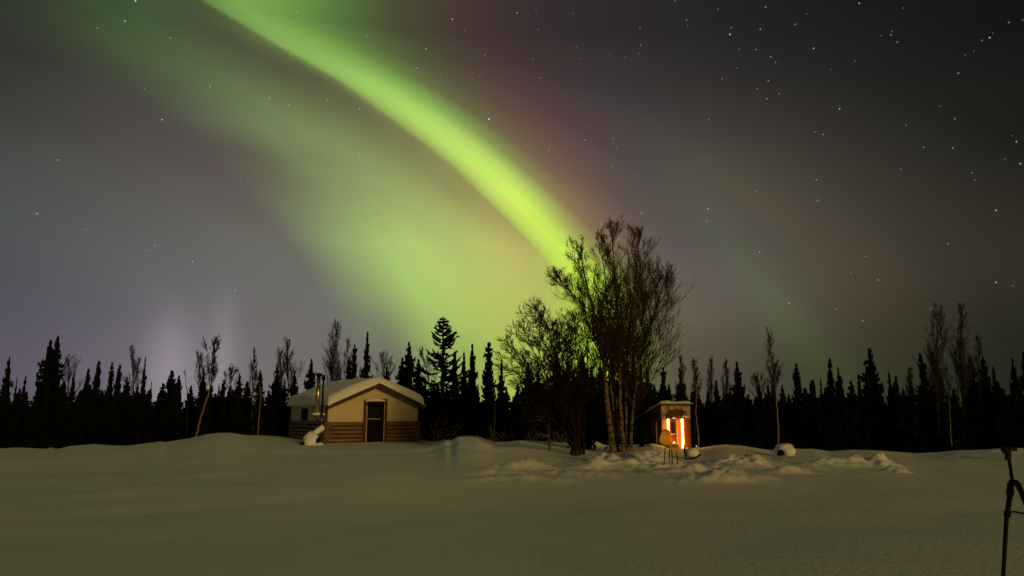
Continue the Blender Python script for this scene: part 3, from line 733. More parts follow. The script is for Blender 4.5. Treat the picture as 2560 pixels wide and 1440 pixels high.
# green marker lamp
gp = at(1741, 1117, 33.2)
gl = thing('marker_lamp', 'tiny green light glowing at the snow right of the lit hut', 'lamp', (gp.x, gp.y, gz(gp.x, gp.y)))
m = MB(); m.tube([(0, 0, -.2), (0, 0, gp.z - gl.location.z)], .012, 6); m.build('stake', M_BLACK, gl)
m = MB(); m.blob((0, 0, gp.z - gl.location.z + .03), 0.024, 0.024, 0.028, 10, 6); m.build('bulb', M_GREEN, gl, True)
# twig on the snow
tw = on_ground(2432, 1146)
m = MB()
for pts in (((2405,1145),(2418,1144),(2432,1147),(2445,1147),(2452,1149)), ((2418,1144),(2424,1140)), ((2440,1147),(2462,1145))):
    q = [Vector(on_ground(x, y)) + Vector((0, 0, .03)) for x, y in pts]; m.tube(q, .012, 5)
tag(m.build('fallen_twig', M_SAPLING), 'thin pale twig lying on the snow near the tripod', 'twig')

# ---------------------------------------------------------------- tripod at the right edge
TY = 3.9
ft = at(2488, 1690, TY - .15)
trp = thing('tripod', 'black tripod with clamp head at the right edge of the snow', 'tripod', (ft.x + .25, TY, 0))
T = lambda px, py, dy=0.0: loc(trp, px, py, dy)
m = MB(); m.tube([T(2523,1150), T(2531,1204)], .0085, 10); m.build('centre_column', M_BLACK, trp, True)
m = MB(); m.box(T(2514,1128,-.02), T(2530,1117,.02)); m.beam(T(2509,1125), T(2533,1122), .022, .02); m.beam(T(2519,1151), T(2521,1128), .02, .022); m.tube([T(2508,1125), T(2513,1125)], .018, 8); m.build('clamp_head', M_BLACK, trp)
m = MB(); m.tube([T(2531,1201), T(2530,1212)], .017, 10); m.tube([T(2525,1208), T(2524,1240)], [.014, .013], 10); m.build('collar', M_BLACK, trp, True)
def leg_(pts, r0):
    mb = MB(); mb.tube(pts, r0, 10)
    return mb
m = leg_([T(2529,1208), T(2519,1280,-.03), T(2516,1300,-.04), T(2508,1440,-.10), T(2488,1690,-.15)], [.0135,.0125,.0105,.0095,.009]); l1 = m.build('leg', M_BLACK, trp, True)
for pa, pb, ra, rb in ((T(2526,1224), T(2524,1240), .020, .016), (T(2519,1278,-.03), T(2518,1292,-.03), .0165, .0165)):
    m = MB(); m.tube([pa, pb], [ra, rb], 10); m.build('leg_lock', M_BLACK, l1, True)
m = leg_([T(2532,1203), T(2541,1206,.02), T(2560,1244,.1), T(2640,1420,.3), T(2790,1730,.6)], [.012,.0135,.012,.010,.009]); m.build('leg', M_BLACK, trp, True)
m = leg_([T(2533,1205), T(2545,1210,-.06), T(2640,1440,-.5), T(2790,1900,-.75)], [.012,.0135,.010,.009]); m.build('leg', M_BLACK, trp, True)
m = MB(); m.tube([T(2519,1281,-.03), T(2535,1279,0), T(2570,1286,.1)], .005, 6); m.build('spreader', M_BLACK, trp, True)

# ---------------------------------------------------------------- spruces
def spruce_meshes(seed, power=1.0, dens=26, droop=.35, per=7, gap=0.0, tip=0.02, club=0.0):
    """unit spruce (height 1, radius 1): trunk and crown meshes"""
    rng = random.Random(seed)
    t_ = MB(); t_.tube([(0, 0, 0), (.02, 0, .5), (0, 0, .995)], [.075, .05, .008], 6)
    c = MB(); up = Vector((0, 0, 1))
    def prof(h):
        r = (1 - h) ** power
        if club: r = max(r, club * math.exp(-((h - .93) / .045) ** 2))
        return max(r, tip)
    lvl = [0.03 + 0.96 * (i / dens) ** .92 for i in range(dens + 1)]
    for h in lvl:
        if gap and rng.random() < gap: continue
        r0 = prof(h) * rng.uniform(.72, 1.12)
        k = per + 2 if h < .9 else max(5, per - 1)
        ph = rng.random() * 6.28
        for b in range(k):
            a = ph + 6.283 * b / k + rng.uniform(-.35, .35)
            r = r0 * rng.choice((.5, .75, .95, 1.1, 1.45 if rng.random() < .5 else 1.0))
            d = Vector((math.cos(a), math.sin(a), 0)); sd = Vector((-d.y, d.x, 0))
            hz = .008 + .010 * rng.random()
            drop = droop * .16 * r * rng.uniform(.6, 1.4)
            w0 = r * rng.uniform(.15, .27)
            pts = []
            for q in (0.0, .35, .7, 1.0):
                z = h - drop * math.sin(q * 2.2) * 1.0 + (.05 * r * q ** 3)
                pts.append(d * (r * q) + Vector((0, 0, z)))
            ws = (.6 * w0, w0, .62 * w0, .03 * w0)
            vs = []
            for p, w in zip(pts, ws):
                vs += [p - sd * w - up * (.05 * w), p + up * hz, p + sd * w - up * (.05 * w), p - up * (hz * 1.4)]
            fs = []
            for q in range(3):
                o = 4 * q
                for e in range(4): fs.append((o + e, o + (e + 1) % 4, o + 4 + (e + 1) % 4, o + 4 + e))
            fs.append((12, 13, 14, 15)); c.add(vs, fs)
            for q in range(4):                                  # hanging needle sprays
                f_ = rng.uniform(.25, 1.0); p = d * (r * f_) + sd * rng.uniform(-1, 1) * w0 + Vector((0, 0, h - drop * math.sin(f_ * 2.2)))
                g = Vector((rng.uniform(-.5, .5), rng.uniform(-.5, .5), 0)).normalized() if True else sd
                l_ = rng.uniform(.012, .034); w = rng.uniform(.05, .12) * (.4 + r)
                c.add([p - g * w, p + g * w, p + d * w * .6 - up * l_ + up * rng.uniform(-.01, .02)], [(0, 1, 2)])
    # inner mass of old twigs round the trunk
    n = 7; hs = [0.02, .2, .4, .6, .8, .97]; vs = []; fs = []
    for h in hs:
        for j in range(n):
            a = 6.283 * j / n; r = prof(h) * .42 * rng.uniform(.7, 1.2); vs.append((r * math.cos(a), r * math.sin(a), h))
    for i in range(len(hs) - 1):
        for j in range(n): fs.append((i*n+j, i*n+(j+1) % n, (i+1)*n+(j+1) % n, (i+1)*n+j))
    c.add(vs, fs)
    return t_.mesh('trunk', M_SBARK), c.mesh('crown', M_NEEDLE)
SPR = {
 'spire': [spruce_meshes(i, .60, d_, .8, 7, 0.08, .09) for i, d_ in ((1, 24), (2, 28), (3, 21), (4, 25), (5, 22))],
 'club': [spruce_meshes(i, .7, 24, .4, 7, .05, .09, c_) for i, c_ in ((11, .26), (12, .30))],
 'wide': [spruce_meshes(i, p_, d_, .9, 8, 0.06, .07) for i, p_, d_ in ((21, .72, 24), (22, .62, 22), (23, .8, 26), (24, .66, 20))],
 'sparse': [spruce_meshes(i, .7, d_, 1.2, 6, .10, .07) for i, d_ in ((31, 18), (32, 16))],
 'round': [spruce_meshes(41, .45, 24, .5, 8, 0.0, .16)],
}
def snowcrest(px): return float(np.interp(px, _cx, _cd))
def put_spruce(px, py, Y, half, kind, k, label, group='spruces along the forest edge', lean=0.0):
    """half: half width in frame pixels near the foot of the crown"""
    tip_ = at(px, py, Y); zb = gz(tip_.x, tip_.y)
    o = thing('spruce_tree', label, 'spruce tree', (tip_.x - lean, Y, zb - .05), (px * 1.7) % 6.28, group)
    h = tip_.z - zb + .05; r = half / FPX * Y * (1.22 if kind != 'round' else 1.05)
    o.scale = (r, r, h)
    if lean: o.rotation_euler = (0, math.atan2(lean, h), 0)
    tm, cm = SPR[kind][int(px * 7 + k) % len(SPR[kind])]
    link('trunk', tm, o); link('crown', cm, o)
    return o
SPRUCES = [
 (25,885,41,30,'sparse',0,'ragged dark spruce with long side branches at the left edge of the forest'),
 (44,934,40,10,'sparse',1,'short spindly spruce just right of the ragged spruce at the left edge'),
 (64,940,42,15,'spire',0,'low narrow spruce left of the tall twin-topped spruces'),
 (127,850,40,42,'wide',0,'left and slightly lower one of the two tall twin spruces'),
 (146,839,41,44,'wide',1,'right and higher one of the two tall twin spruces'),
 (187,922,42,14,'spire',1,'thin pointed spruce at the right foot of the twin spruces'),
 (100,945,43,22,'wide',0,'low spruce tucked against the left foot of the twin spruces'),
 (222,914,41,20,'spire',2,'shortest of the narrow spruces right of the twin spruces'),
 (248,894,41,22,'spire',0,'narrow spire spruce, tallest of the row right of the twin spruces'),
 (281,906,42,19,'club',0,'spruce with a knobbly club top in the row right of the twins'),
 (300,904,41,20,'spire',1,'slim spire left of the thin bare birch with the feathery top'),
 (318,942,42,15,'round',0,'blunt stub of a spruce under the thin feathery birch'),
 (364,893,41,17,'sparse',0,'stepped dark spruce with tiered branches right of the feathery birch'),
 (379,955,42,12,'spire',2,'tiny spruce tip right of the stepped tiered spruce'),
 (430,926,41,32,'round',0,'round-topped bushy dark spruce between the tiered spruce and the leaning birch'),
 (448,938,42,20,'round',0,'second rounded crown on the right shoulder of the bushy spruce'),
 (408,958,42,26,'round',0,'low rounded spruce on the left shoulder of the bushy spruce'),
 (510,922,40,24,'wide',0,'dense spruce standing under the fan-shaped bare birch'),
 (529,945,41,17,'spire',2,'narrow spruce directly behind the leaning birch trunk'),
 (548,957,43,11,'spire',1,'small spruce tip right of the leaning birch'),
 (560,948,41,16,'round',0,'blunt narrow spruce right of the leaning birch'),
 (600,928,41,32,'sparse',1,'spruce with crooked pointed top midway between leaning birch and cabin'),
 (651,926,41,17,'round',0,'smooth blunt spruce left of the two tall bare birches'),
 (694,917,42,26,'spire',0,'dark spruce in front of the left tall bare birch'),
 (712,948,43,20,'wide',1,'low spruce between the two spruces left of the cabin'),
 (737,926,41,22,'spire',1,'last dark spruce left of the stovepipe, above the cabin eave'),
 (779,897,45,24,'wide',0,'pointed spruce right behind the stovepipe'),
 (850,940,46,18,'spire',2,'dark spruce tip above the far end of the cabin roof'),
 (887,861,45,20,'club',1,'tall club-topped spruce behind the middle of the cabin roof'),
 (873,893,46,18,'spire',0,'lower spruce touching the left side of the club-topped one'),
 (919,828,45,27,'sparse',1,'tall thin tiered spruce standing clear above the cabin roof'),
 (968,905,44,20,'sparse',0,'scraggly half-bare spruce above the right roof slope'),
 (1006,893,44,27,'wide',1,'left spire of the dark spruce clump right of the cabin ridge'),
 (1023,855,43,33,'wide',0,'tallest spire of the dark clump right of the cabin ridge'),
 (1046,897,43,30,'wide',1,'broad right shoulder of the dark clump by the cabin eave'),
 (1137,870,41,20,'spire',2,'dark spire rising against the right side of the big pine-like spruce'),
 (1160,879,42,24,'wide',0,'narrow spire right of the big pine-like spruce'),
 (1181,859,41,28,'wide',0,'spruce with a bare leader right of the big pine-like spruce'),
 (1222,857,40,34,'club',1,'club-topped spruce left of the bare willow'),
 (1254,897,41,22,'wide',0,'shorter spruce between the club-topped spruce and the bare willow'),
 (1085,960,42,34,'wide',1,'low dark spruce filling the foot of the big pine-like spruce'),
 (1320,905,37,42,'wide',0,'dark spruce behind the left half of the bare willow'),
 (1390,880,37,40,'wide',1,'dark spruce behind the willow stems'),
 (1455,880,29.5,36,'wide',0,'dense black spruce between the willow and the birch clump'),
 (1500,905,36,40,'wide',1,'dark spruce hidden behind the left birch trunks'),
 (1560,895,35,44,'wide',0,'dark spruce directly behind the birch trunks'),
 (1600,900,31,13,'spire',1,'dark spruce between the birch trunks and the lit hut'),
 (1658,918,41,20,'club',0,'small club-topped spruce above the roof of the lit hut'),
 (1636,960,42,30,'wide',0,'low dark spruce behind the left side of the hut roof'),
 (1700,925,44,24,'wide',1,'dark spruce right behind the hut'),
 (1842,904,40,34,'wide',1,'broad dark spruce with a crooked tip right of the hut'),
 (1790,950,43,30,'wide',0,'low spruce left of the broad crooked-tip spruce'),
 (1919,945,42,14,'spire',2,'small narrow spruce beside the tall thin blurred birch'),
 (1990,908,41,24,'round',0,'blunt dense spruce right of the tall thin birch'),
 (2033,941,43,12,'spire',0,'small spruce tip left of the sharp paired spires'),
 (2051,945,43,11,'spire',1,'smallest spruce tip next to the sharp paired spires'),
 (2073,895,41,26,'spire',2,'taller spire of the sharp pair at mid right'),
 (2095,917,41,25,'spire',0,'shorter spire of the sharp pair at mid right'),
 (2145,930,42,14,'spire',1,'thin spire on the left shoulder of the tall right-hand spruce'),
 (2173,870,40,46,'wide',0,'tallest dark spruce right of the hut, with a long bare top'),
 (2221,922,42,14,'spire',2,'left one of two thin spires right of the tallest right-hand spruce'),
 (2238,933,42,15,'spire',0,'right one of two thin spires right of the tallest right-hand spruce'),
 (2300,884,40,28,'club',1,'leaning club-topped spruce left of the big blurred birches'),
 (2340,902,41,26,'wide',1,'dark spruce under the left big blurred birch'),
 (2424,880,41,28,'spire',1,'tall dark spruce under the right big blurred birch'),
 (2456,884,41,24,'spire',2,'twin of the tall spruce under the right big blurred birch'),
 (2482,916,42,24,'wide',0,'lower spruce left of the spruces at the right edge'),
 (2530,894,41,24,'spire',0,'dark spruce near the right edge above the tripod'),
 (2558,878,41,26,'wide',1,'dark spruce cut off by the right edge of the picture'),
]
for (px, py, Y, hf, kd, k, lb) in SPRUCES:
    put_spruce(px, py, Y, hf, kd, k, lb, lean=(-.25 if (px == 2300) else 0.0))
# lower spruces that close the wall of the forest
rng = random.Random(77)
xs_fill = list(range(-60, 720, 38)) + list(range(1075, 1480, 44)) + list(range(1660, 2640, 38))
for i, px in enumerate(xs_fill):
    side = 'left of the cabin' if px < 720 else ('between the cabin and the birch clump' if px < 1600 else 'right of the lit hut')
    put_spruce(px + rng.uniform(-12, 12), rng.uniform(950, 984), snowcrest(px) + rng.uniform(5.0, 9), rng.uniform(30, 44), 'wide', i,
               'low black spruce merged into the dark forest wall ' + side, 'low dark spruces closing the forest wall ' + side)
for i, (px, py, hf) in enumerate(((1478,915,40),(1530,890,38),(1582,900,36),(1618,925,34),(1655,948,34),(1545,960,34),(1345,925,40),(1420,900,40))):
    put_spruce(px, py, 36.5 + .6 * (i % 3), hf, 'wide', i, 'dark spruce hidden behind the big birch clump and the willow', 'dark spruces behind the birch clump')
# the wood behind, one dark mass
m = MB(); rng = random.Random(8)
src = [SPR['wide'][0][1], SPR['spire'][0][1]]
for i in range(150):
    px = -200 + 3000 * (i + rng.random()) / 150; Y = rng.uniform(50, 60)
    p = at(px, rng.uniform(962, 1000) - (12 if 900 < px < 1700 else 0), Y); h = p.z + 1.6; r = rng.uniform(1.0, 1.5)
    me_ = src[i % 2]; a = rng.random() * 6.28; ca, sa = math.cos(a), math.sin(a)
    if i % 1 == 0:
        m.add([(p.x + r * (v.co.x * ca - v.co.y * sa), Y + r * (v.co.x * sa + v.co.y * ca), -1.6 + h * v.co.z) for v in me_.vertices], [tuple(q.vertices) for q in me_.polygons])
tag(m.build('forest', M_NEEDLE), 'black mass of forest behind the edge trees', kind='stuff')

# the big open spruce with upswept branches
def open_spruce(px, py, Y, label):
    tip_ = at(px, py, Y); zb = gz(tip_.x, tip_.y); H = tip_.z - zb
    o = thing('spruce_tree', label, 'spruce tree', (tip_.x, Y, zb), 0, 'spruces along the forest edge')
    rng = random.Random(5)
    m = MB(); m.tube([(0, 0, -.1), (.03, 0, H * .5), (0, 0, H)], [.15, .10, .02], 8); m.build('trunk', M_SBARK, o)
    c = MB(); W1 = 56 / FPX * Y
    for i in range(38):
        f = i / 37; z = H * (.12 + .855 * f)
        g = 1 - f
        r = W1 * (min(1.0, 2.6 * g) + .12 * rng.random() * min(1, 6 * g)) 
        n = 5 if f < .9 else 4
        for b in range(n):
            a = rng.random() * 6.283; L_ = r * rng.uniform(.6, 1.1) + .08
            d = Vector((math.cos(a), math.sin(a), 0))
            pts = []
            for q in (0, .25, .5, .75, 1):
                pts.append(d * (L_ * q) + Vector((0, 0, z + L_ * (-.28 * math.sin(q * 2.4) + .42 * q ** 2.2) * (1 if f < .75 else .5) + (.55 * L_ * q if f > .75 else 0))))
            fat = .045 + .02 * rng.random()
            c.tube(pts, [.02, fat * .7, fat, fat * 1.15, .02], 5)
            for q in range(5):
                t0 = rng.uniform(.3, .95); k0 = int(t0 * 4); p = pts[k0].lerp(pts[min(4, k0 + 1)], t0 * 4 - k0)
                e = (d * .5 + Vector((-d.y, d.x, 0)) * rng.choice((-1, 1)) + Vector((0, 0, rng.uniform(-.3, .5)))).normalized() * rng.uniform(.12, .3)
                c.tube([p, p + e * .6, p + e], [.03, .04, .012], 4)
    c.build('crown', M_NEEDLE, o)
open_spruce(1108, 790, 40.5, 'big pine-like spruce with open upswept branches right of the cabin')

# ---------------------------------------------------------------- bare broadleaved trees
def perp(d, rng):
    q = Vector((rng.gauss(0, 1), rng.gauss(0, 1), rng.gauss(0, 1))); q -= d * q.dot(d); return q.normalized()
def branch(mb, rng, p, d, L_, r, lvl, maxl, spread=.55, up=.12, droop=0.0, tips=None, kids=5, fine=.006):
    n = 5 if lvl < 2 else (4 if lvl < maxl else 3)
    pts = [p.copy()]; dd = d.normalized()
    for i in range(n):
        dd = (dd + perp(dd, rng) * rng.uniform(.0, .22) + Vector((0, 0, up if lvl < maxl else up - droop))).normalized()
        pts.append(pts[-1] + dd * (L_ / n))
    rad = [max(fine, r * (1 - .75 * i / n)) for i in range(n + 1)]
    mb.tube(pts, rad, 5 if lvl < 2 else 3, cap=False)
    if lvl >= maxl:
        if tips is not None: tips.append((pts[-1], dd))
        return
    k = kids if lvl else kids + 1
    for j in range(k):
        f = rng.uniform(.22, 1.0); i = min(n - 1, int(f * n)); q = pts[i].lerp(pts[i + 1], f * n - i)
        base = (pts[i + 1] - pts[i]).normalized()
        nd = (base * math.cos(spread) + perp(base, rng) * math.sin(spread) * rng.uniform(.6, 1.3)).normalized()
        branch(mb, rng, q, nd, L_ * rng.uniform(.38, .68) * (1 - .25 * f), r * .5, lvl + 1, maxl, spread, up, droop, tips, kids, fine)
    if tips is not None: tips.append((pts[-1], dd))
def curve_pts(pts, n=14):
    out_ = []
    P = [pts[0]] + list(pts) + [pts[-1]]
    for i in range(1, len(P) - 2):
        for q in range(n if i < len(P) - 3 else n + 1):
            t0 = q / n; a, b, c, d = P[i-1], P[i], P[i+1], P[i+2]
            out_.append(0.5 * ((2 * b) + (c - a) * t0 + (2*a - 5*b + 4*c - d) * t0**2 + (-a + 3*b - 3*c + d) * t0**3))
    return out_
def stem_tree(name, label, cat, stem, r0, nbr, blen, spread, f0, seed, group=None, bark=None, twig=None, up=.13, maxl=2, kids=7, fine=.0048, bangle=.6, tipleaf=0, droop=0.0, r1=.012):
    """stem: world points from foot to top"""
    rng = random.Random(seed)
    base = stem[0]
    o = thing(name, label, cat, base, 0, group)
    P = curve_pts([p - base for p in stem], 8)
    for i in range(1, len(P) - 1): P[i] = P[i] + Vector((rng.gauss(0, .012), rng.gauss(0, .012), 0))
    n = len(P); m = MB(); rad = [r1 + (r0 - r1) * (1 - i / (n - 1)) ** .9 for i in range(n)]
    rad[0] *= 1.25
    m.tube([P[0] - Vector((0, 0, .3))] + P, [rad[0]] + rad, 10)
    m.build('trunk', bark or M_BIRCH, o, True)
    c = MB(); tips = []
    for b in range(nbr):
        f = f0 + (1 - f0) * (b + rng.random()) / nbr; i = min(n - 2, int(f * (n - 1))); p = P[i].lerp(P[i + 1], f * (n - 1) - i)
        d = (P[i + 1] - P[i]).normalized()
        nd = (d * math.cos(bangle) + perp(d, rng) * math.sin(bangle)).normalized()
        fall = 1 - .72 * ((f - f0) / (1 - f0)) ** 1.3
        branch(c, rng, p, nd, blen * fall * rng.uniform(.6, 1.1), max(.012, rad[i] * .42), 1, 1 + maxl, spread, up, droop, tips, kids, fine)
    if tipleaf:
        for (p, d) in tips:
            for q in range(tipleaf):
                e = p + Vector((rng.gauss(0, .06), rng.gauss(0, .06), rng.gauss(0, .06) - .02)); s1 = perp(d, rng) * rng.uniform(.010, .024); s2 = Vector((rng.gauss(0, .03), rng.gauss(0, .03), -rng.uniform(.02, .05)))
                c.add([e - s1, e + s1, e + s2], [(0, 1, 2)])
    c.build('crown', twig or M_TWIG, o)
    return o
def px_stem(pts, Y, dy=0.0):
    n = len(pts); out_ = []
    for i, (x, y) in enumerate(pts): out_.append(at(x, y, Y + dy * i / (n - 1)))
    b = out_[0]; b.z = min(b.z, gz(b.x, b.y)) if abs(b.z - gz(b.x, b.y)) < 1 else b.z
    return out_
BG = 'birches of the big clump beside the lit hut'
BY = on_ground(1555, 1131).y
print('BIRCH Y', BY)
stem_tree('birch_tree', 'thick dark leaning birch trunk, leftmost in the clump beside the hut', 'birch tree', px_stem([(1533,1130),(1524,1060),(1516,990),(1505,880),(1480,765),(1446,625)], BY, .6), .135, 34, 2.3, .5, .40, 1, BG, tipleaf=1, droop=.05)
stem_tree('birch_tree', 'thin birch stem leaning far left, second trunk in the clump', 'birch tree', px_stem([(1541,1126),(1535,1040),(1531,985),(1510,880),(1462,775),(1405,705)], BY + .5, -.4), .05, 44, 2.2, .55, .34, 2, BG, tipleaf=1, droop=.05)
stem_tree('birch_tree', 'slim birch trunk, third from left in the clump', 'birch tree', px_stem([(1547,1122),(1542,1040),(1539,985),(1530,860),(1515,730),(1502,600)], BY + .3, .5), .05, 26, 1.9, .48, .42, 3, BG)
stem_tree('birch_tree', 'pale thick birch trunk in the middle of the clump, the tallest', 'birch tree', px_stem([(1558,1131),(1553,1050),(1550,990),(1547,860),(1540,710),(1527,585)], BY, .4), .09, 34, 2.1, .48, .42, 4, BG, tipleaf=1)
stem_tree('birch_tree', 'straight pale birch trunk, second from right in the clump', 'birch tree', px_stem([(1566,1129),(1566,1050),(1564,970),(1572,850),(1585,725),(1600,600)], BY + .2, .6), .068, 60, 2.4, .5, .36, 5, BG)
stem_tree('birch_tree', 'spotted pale birch trunk leaning right, rightmost in the clump', 'birch tree', px_stem([(1577,1131),(1580,1060),(1586,985),(1604,880),(1634,790),(1656,715)], BY, .5), .066, 74, 2.9, .55, .25, 6, BG)
# the willow left of them: many stems from one stool
wy = on_ground(1440, 1136).y
def willow():
    base = on_ground(1440, 1137)
    o = thing('willow_tree', 'bare many-stemmed willow with arching twigs left of the birch clump', 'willow tree', base)
    rng = random.Random(9); m = MB(); c = MB(); tips = []
    tops = [(1278,872,-.3),(1275,920,.4),(1305,830,.2),(1335,800,-.2),(1355,785,.3),(1388,812,-.4),(1415,830,.2),(1438,815,.5),(1298,945,-.6),(1470,850,-.2),(1362,860,-.8)]
    for i, (tx, ty, dy) in enumerate(tops):
        p0 = at(1432 + 30 * ((i * 7) % 11) / 10, 1134, base.y + .45 * math.sin(i * 2.3)) - base; p0.z = -.3
        p3 = at(tx, ty, base.y + dy) - base
        p1 = p0 + Vector((p3.x * .12, dy * .2, p3.z * .35)); p2 = p0.lerp(p3, .62) + Vector((0, 0, p3.z * .12))
        P = curve_pts([p0, p1, p2, p3], 6); n = len(P)
        for k in range(2, n - 1): P[k] = P[k] + Vector((rng.gauss(0, .04), rng.gauss(0, .04), rng.gauss(0, .03)))
        rad = [.010 + (.022 + .03 * rng.random()) * (1 - k / (n - 1)) for k in range(n)]
        m.tube(P, rad, 7)
        for b in range(26):
            f = .34 + .66 * (b + rng.random()) / 26; k = min(n - 2, int(f * (n - 1))); d = (P[k + 1] - P[k]).normalized()
            nd = (d * .75 + perp(d, rng) * .65).normalized()
            branch(c, rng, P[k].copy(), nd, 1.45 * (1.15 - .6 * f) * rng.uniform(.6, 1.1), max(.012, rad[k] * .5), 1, 3, .62, .06, .0, tips, 5, .0065)
    m.build('trunk', M_WILLOW, o, True); c.build('crown', M_WILLOW, o)
willow()
FAR = 'bare birches along the forest edge'
def far_birch(px_pts, Y, r0, nbr, blen, seed, label, maxl=2, kids=6, f0=.35, bangle=.42, bark=None, fine=.0042, up=.16):
    return stem_tree('birch_tree', label, 'birch tree', px_stem(px_pts, Y), r0 * .8, int(nbr * 1.3), blen, .36, f0, seed, FAR, bark or M_FARTWIG, M_FARTWIG, up, maxl, kids, fine, bangle)
far_birch([(332,1100),(333,1000),(332,930),(331,872)], 42, .06, 20, 1.0, 21, 'thin bare birch with a feathery top between narrow spruces')
far_birch([(349,1100),(346,980),(344,930),(347,905)], 43, .04, 12, .7, 22, 'faint slim birch just right of the feathery-topped one')
far_birch([(172,1100),(172,980),(174,905)], 42, .05, 20, 1.2, 23, 'bushy bare birch at the right side of the twin spruces', bangle=.6)
far_birch([(506,1100),(502,1000),(500,940),(496,893)], 42, .06, 22, 1.2, 24, 'fan-shaped bare birch left of the leaning birch', bangle=.55)
far_birch([(490,1092),(500,1050),(516,1000),(527,960),(533,900),(536,857)], 36.2, .055, 18, 1.2, 25, 'thin pale birch leaning right from the snow, left of the cabin', f0=.5, bark=M_SAPLING, fine=.008)
far_birch([(580,1100),(578,1000),(574,955),(578,935)], 42, .05, 18, 1.0, 26, 'low bare birch with rounded twigs right of the leaning birch', bangle=.65)
far_birch([(632,1090),(631,1000),(632,940),(634,880)], 41, .06, 20, 1.0, 27, 'slender bare birch midway between leaning birch and cabin', bark=M_SAPLING)
far_birch([(645,1088),(648,1030),(652,985),(640,925)], 40.5, .035, 10, .7, 28, 'thin curved pale sapling beside the slender birch', bark=M_SAPLING)
far_birch([(704,1095),(702,1000),(702,940),(700,885)], 43, .07, 24, 1.2, 29, 'left one of the two tall bare birches left of the cabin')
far_birch([(722,1095),(721,1000),(720,930),(719,862)], 43, .07, 28, 1.4, 30, 'right and taller one of the two bare birches left of the cabin')
far_birch([(830,1095),(832,1000),(831,920),(842,820)], 47, .10, 46, 1.9, 31, 'big bare birch with a full twiggy crown behind the cabin roof', f0=.3)
far_birch([(868,1095),(868,1000),(869,930),(868,858)], 47, .06, 22, 1.3, 32, 'smaller bare birch between the big birch and the club-topped spruce')
far_birch([(960,1095),(960,1000),(960,940),(958,893)], 46, .06, 24, 1.3, 33, 'low twiggy birch above the right slope of the cabin roof', bangle=.65)
far_birch([(1085,1100),(1078,1010),(1068,930),(1056,882)], 42.5, .05, 18, 1.1, 34, 'crooked bare birch leaning left beside the big pine-like spruce', bangle=.6)
far_birch([(1237,1090),(1237,1010),(1232,960),(1228,930)], 35.5, .03, 8, .6, 35, 'thin pale stem left of the willow, in front of the spruces', bark=M_SAPLING)
far_birch([(1704,1100),(1704,1000),(1702,900)], 40, .06, 30, 1.0, 36, 'blurry upright birch just right of the hut roof', bangle=.3)
far_birch([(1736,1100),(1738,1000),(1737,912)], 41, .06, 28, 1.0, 37, 'upright feathery birch behind the thin pale sapling', bangle=.3)
far_birch([(1779,1100),(1779,1000),(1778,908)], 41, .06, 30, 1.0, 38, 'dark feathery birch left of the broad crooked-tip spruce', bangle=.3)
far_birch([(1814,1100),(1815,1000),(1816,911)], 42, .06, 30, 1.0, 39, 'feathery birch touching the broad crooked-tip spruce', bangle=.3)
far_birch([(1747,1120),(1745,1080),(1740,1030),(1741,990),(1739,950)], 33.6, .032, 5, .5, 40, 'thin wavy sapling lit orange right beside the lit hut', bark=M_SAPLING, f0=.8)
far_birch([(1946,1110),(1944,1050),(1940,1000),(1936,940),(1924,838)], 36, .055, 30, 1.1, 41, 'tall thin birch with a drooping feathery top right of the hut', bark=M_SAPLING, f0=.5, bangle=.4)
far_birch([(1900,1100),(1898,1000),(1896,950)], 42, .05, 20, 1.1, 42, 'low bushy birch left of the tall thin birch', bangle=.7)
far_birch([(2346,1110),(2344,1000),(2342,900),(2345,785)], 40, .10, 52, 1.8, 43, 'left one of the two big blurred birches at far right', f0=.25, bangle=.5)
far_birch([(2408,1110),(2408,1000),(2402,900),(2404,775)], 40, .10, 52, 1.6, 44, 'right and taller one of the two big blurred birches at far right', f0=.25, bangle=.45)
far_birch([(2450,1110),(2448,1000),(2446,850)], 42, .07, 34, 1.2, 45, 'fainter birch right of the two big blurred birches', bangle=.5)
far_birch([(2270,1110),(2270,1000),(2275,930)], 42, .05, 22, .9, 46, 'low twiggy birch left of the leaning club-topped spruce', bangle=.5)
far_birch([(2378,1100),(2374,1020),(2370,960)], 37, .03, 6, .5, 47, 'thin pale stem under the big blurred birches', bark=M_SAPLING, f0=.6)
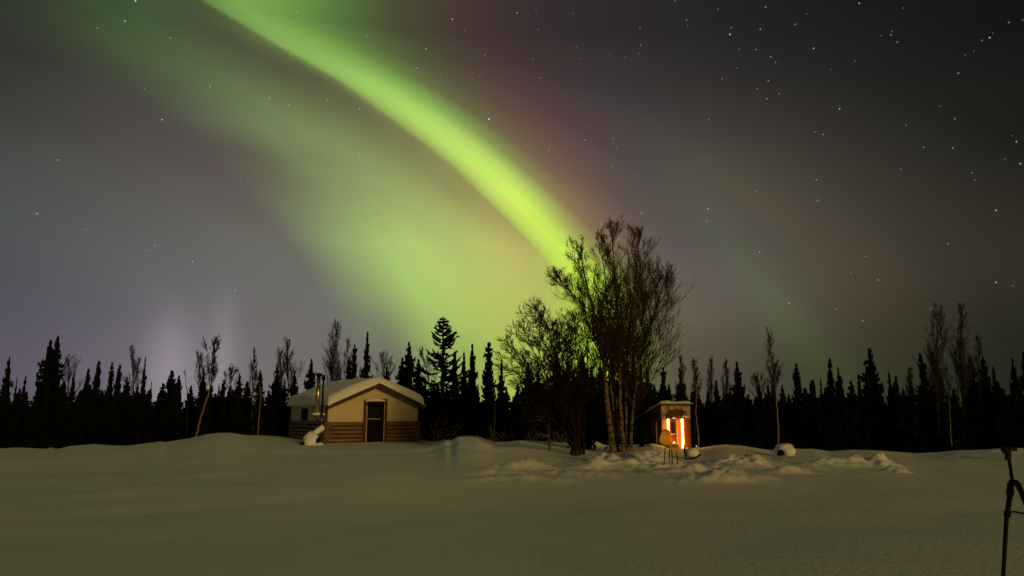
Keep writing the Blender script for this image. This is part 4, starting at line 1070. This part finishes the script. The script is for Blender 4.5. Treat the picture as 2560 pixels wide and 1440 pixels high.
# dead sapling with broken side branches
ds = on_ground(1373, 1127)
o = thing('dead_tree', 'dead pale sapling with broken side branches left of the willow', 'dead tree', ds)
q = lambda x, y: at(x, y, ds.y) - ds
m = MB(); m.tube([q(1374,1130), q(1372,1085), q(1373,1030), q(1371,1005), q(1370,960)], [.05,.042,.036,.025,.012], 8); m.build('trunk', M_SAPLING, o, True)
for pts in (((1370,1030),(1358,1022),(1340,1014),(1314,1006)), ((1371,1040),(1358,1042),(1345,1041),(1328,1041)), ((1371,1052),(1352,1052),(1340,1050),(1322,1053)), ((1357,1042),(1350,1047),(1344,1052))):
    m = MB(); n = len(pts); m.tube([q(*p) + Vector((0, -.12 * i, 0)) for i, p in enumerate(pts)], [.026 - .005 * i for i in range(n)], 6); m.build('limb', M_SAPLING, o, True)
# pale dead stick at left
far_birch([(467,1100),(468,990),(465,960),(463,929)], 41, .035, 2, .3, 48, 'bare broken stick between the bushy spruce and the fan-shaped birch', f0=.8)
# leafless brush at the foot of the forest
def brush(px, py, Y, hgt, wid, n, seed, label):
    p = at(px, py, Y); b = Vector((p.x, p.y, gz(p.x, p.y) - .05))
    rng = random.Random(seed); o = thing('brush', label, 'bush', b, 0, 'leafless bushes at the foot of the forest')
    m = MB()
    for i in range(n):
        a = rng.random() * 6.28; d = Vector((math.cos(a) * wid, math.sin(a) * wid * .6, rng.uniform(.4, 1.0))).normalized()
        branch(m, rng, Vector((rng.gauss(0, wid * .3), rng.gauss(0, .2), 0)), d, hgt * rng.uniform(.5, 1.0), .014, 1, 2, .7, .03, .05, None, 4, .006)
    m.build('twigs', M_SAPLING, o)
brush(1085, 1104, 37.5, 1.5, .9, 12, 1, 'pale leafless bush just right of the cabin')
brush(1140, 1104, 37.5, 1.2, .9, 10, 2, 'leafless bush behind the round snow mound right of the cabin')
brush(1243, 1104, 35, 1.1, 1.0, 14, 3, 'tangled leafless bush behind the dip in the snow left of the willow')
brush(1310, 1100, 35, .9, 1.0, 12, 4, 'low leafless bush left of the dead sapling')
brush(1402, 1108, 34.5, 1.0, .8, 10, 5, 'low leafless bush between the dead sapling and the willow')
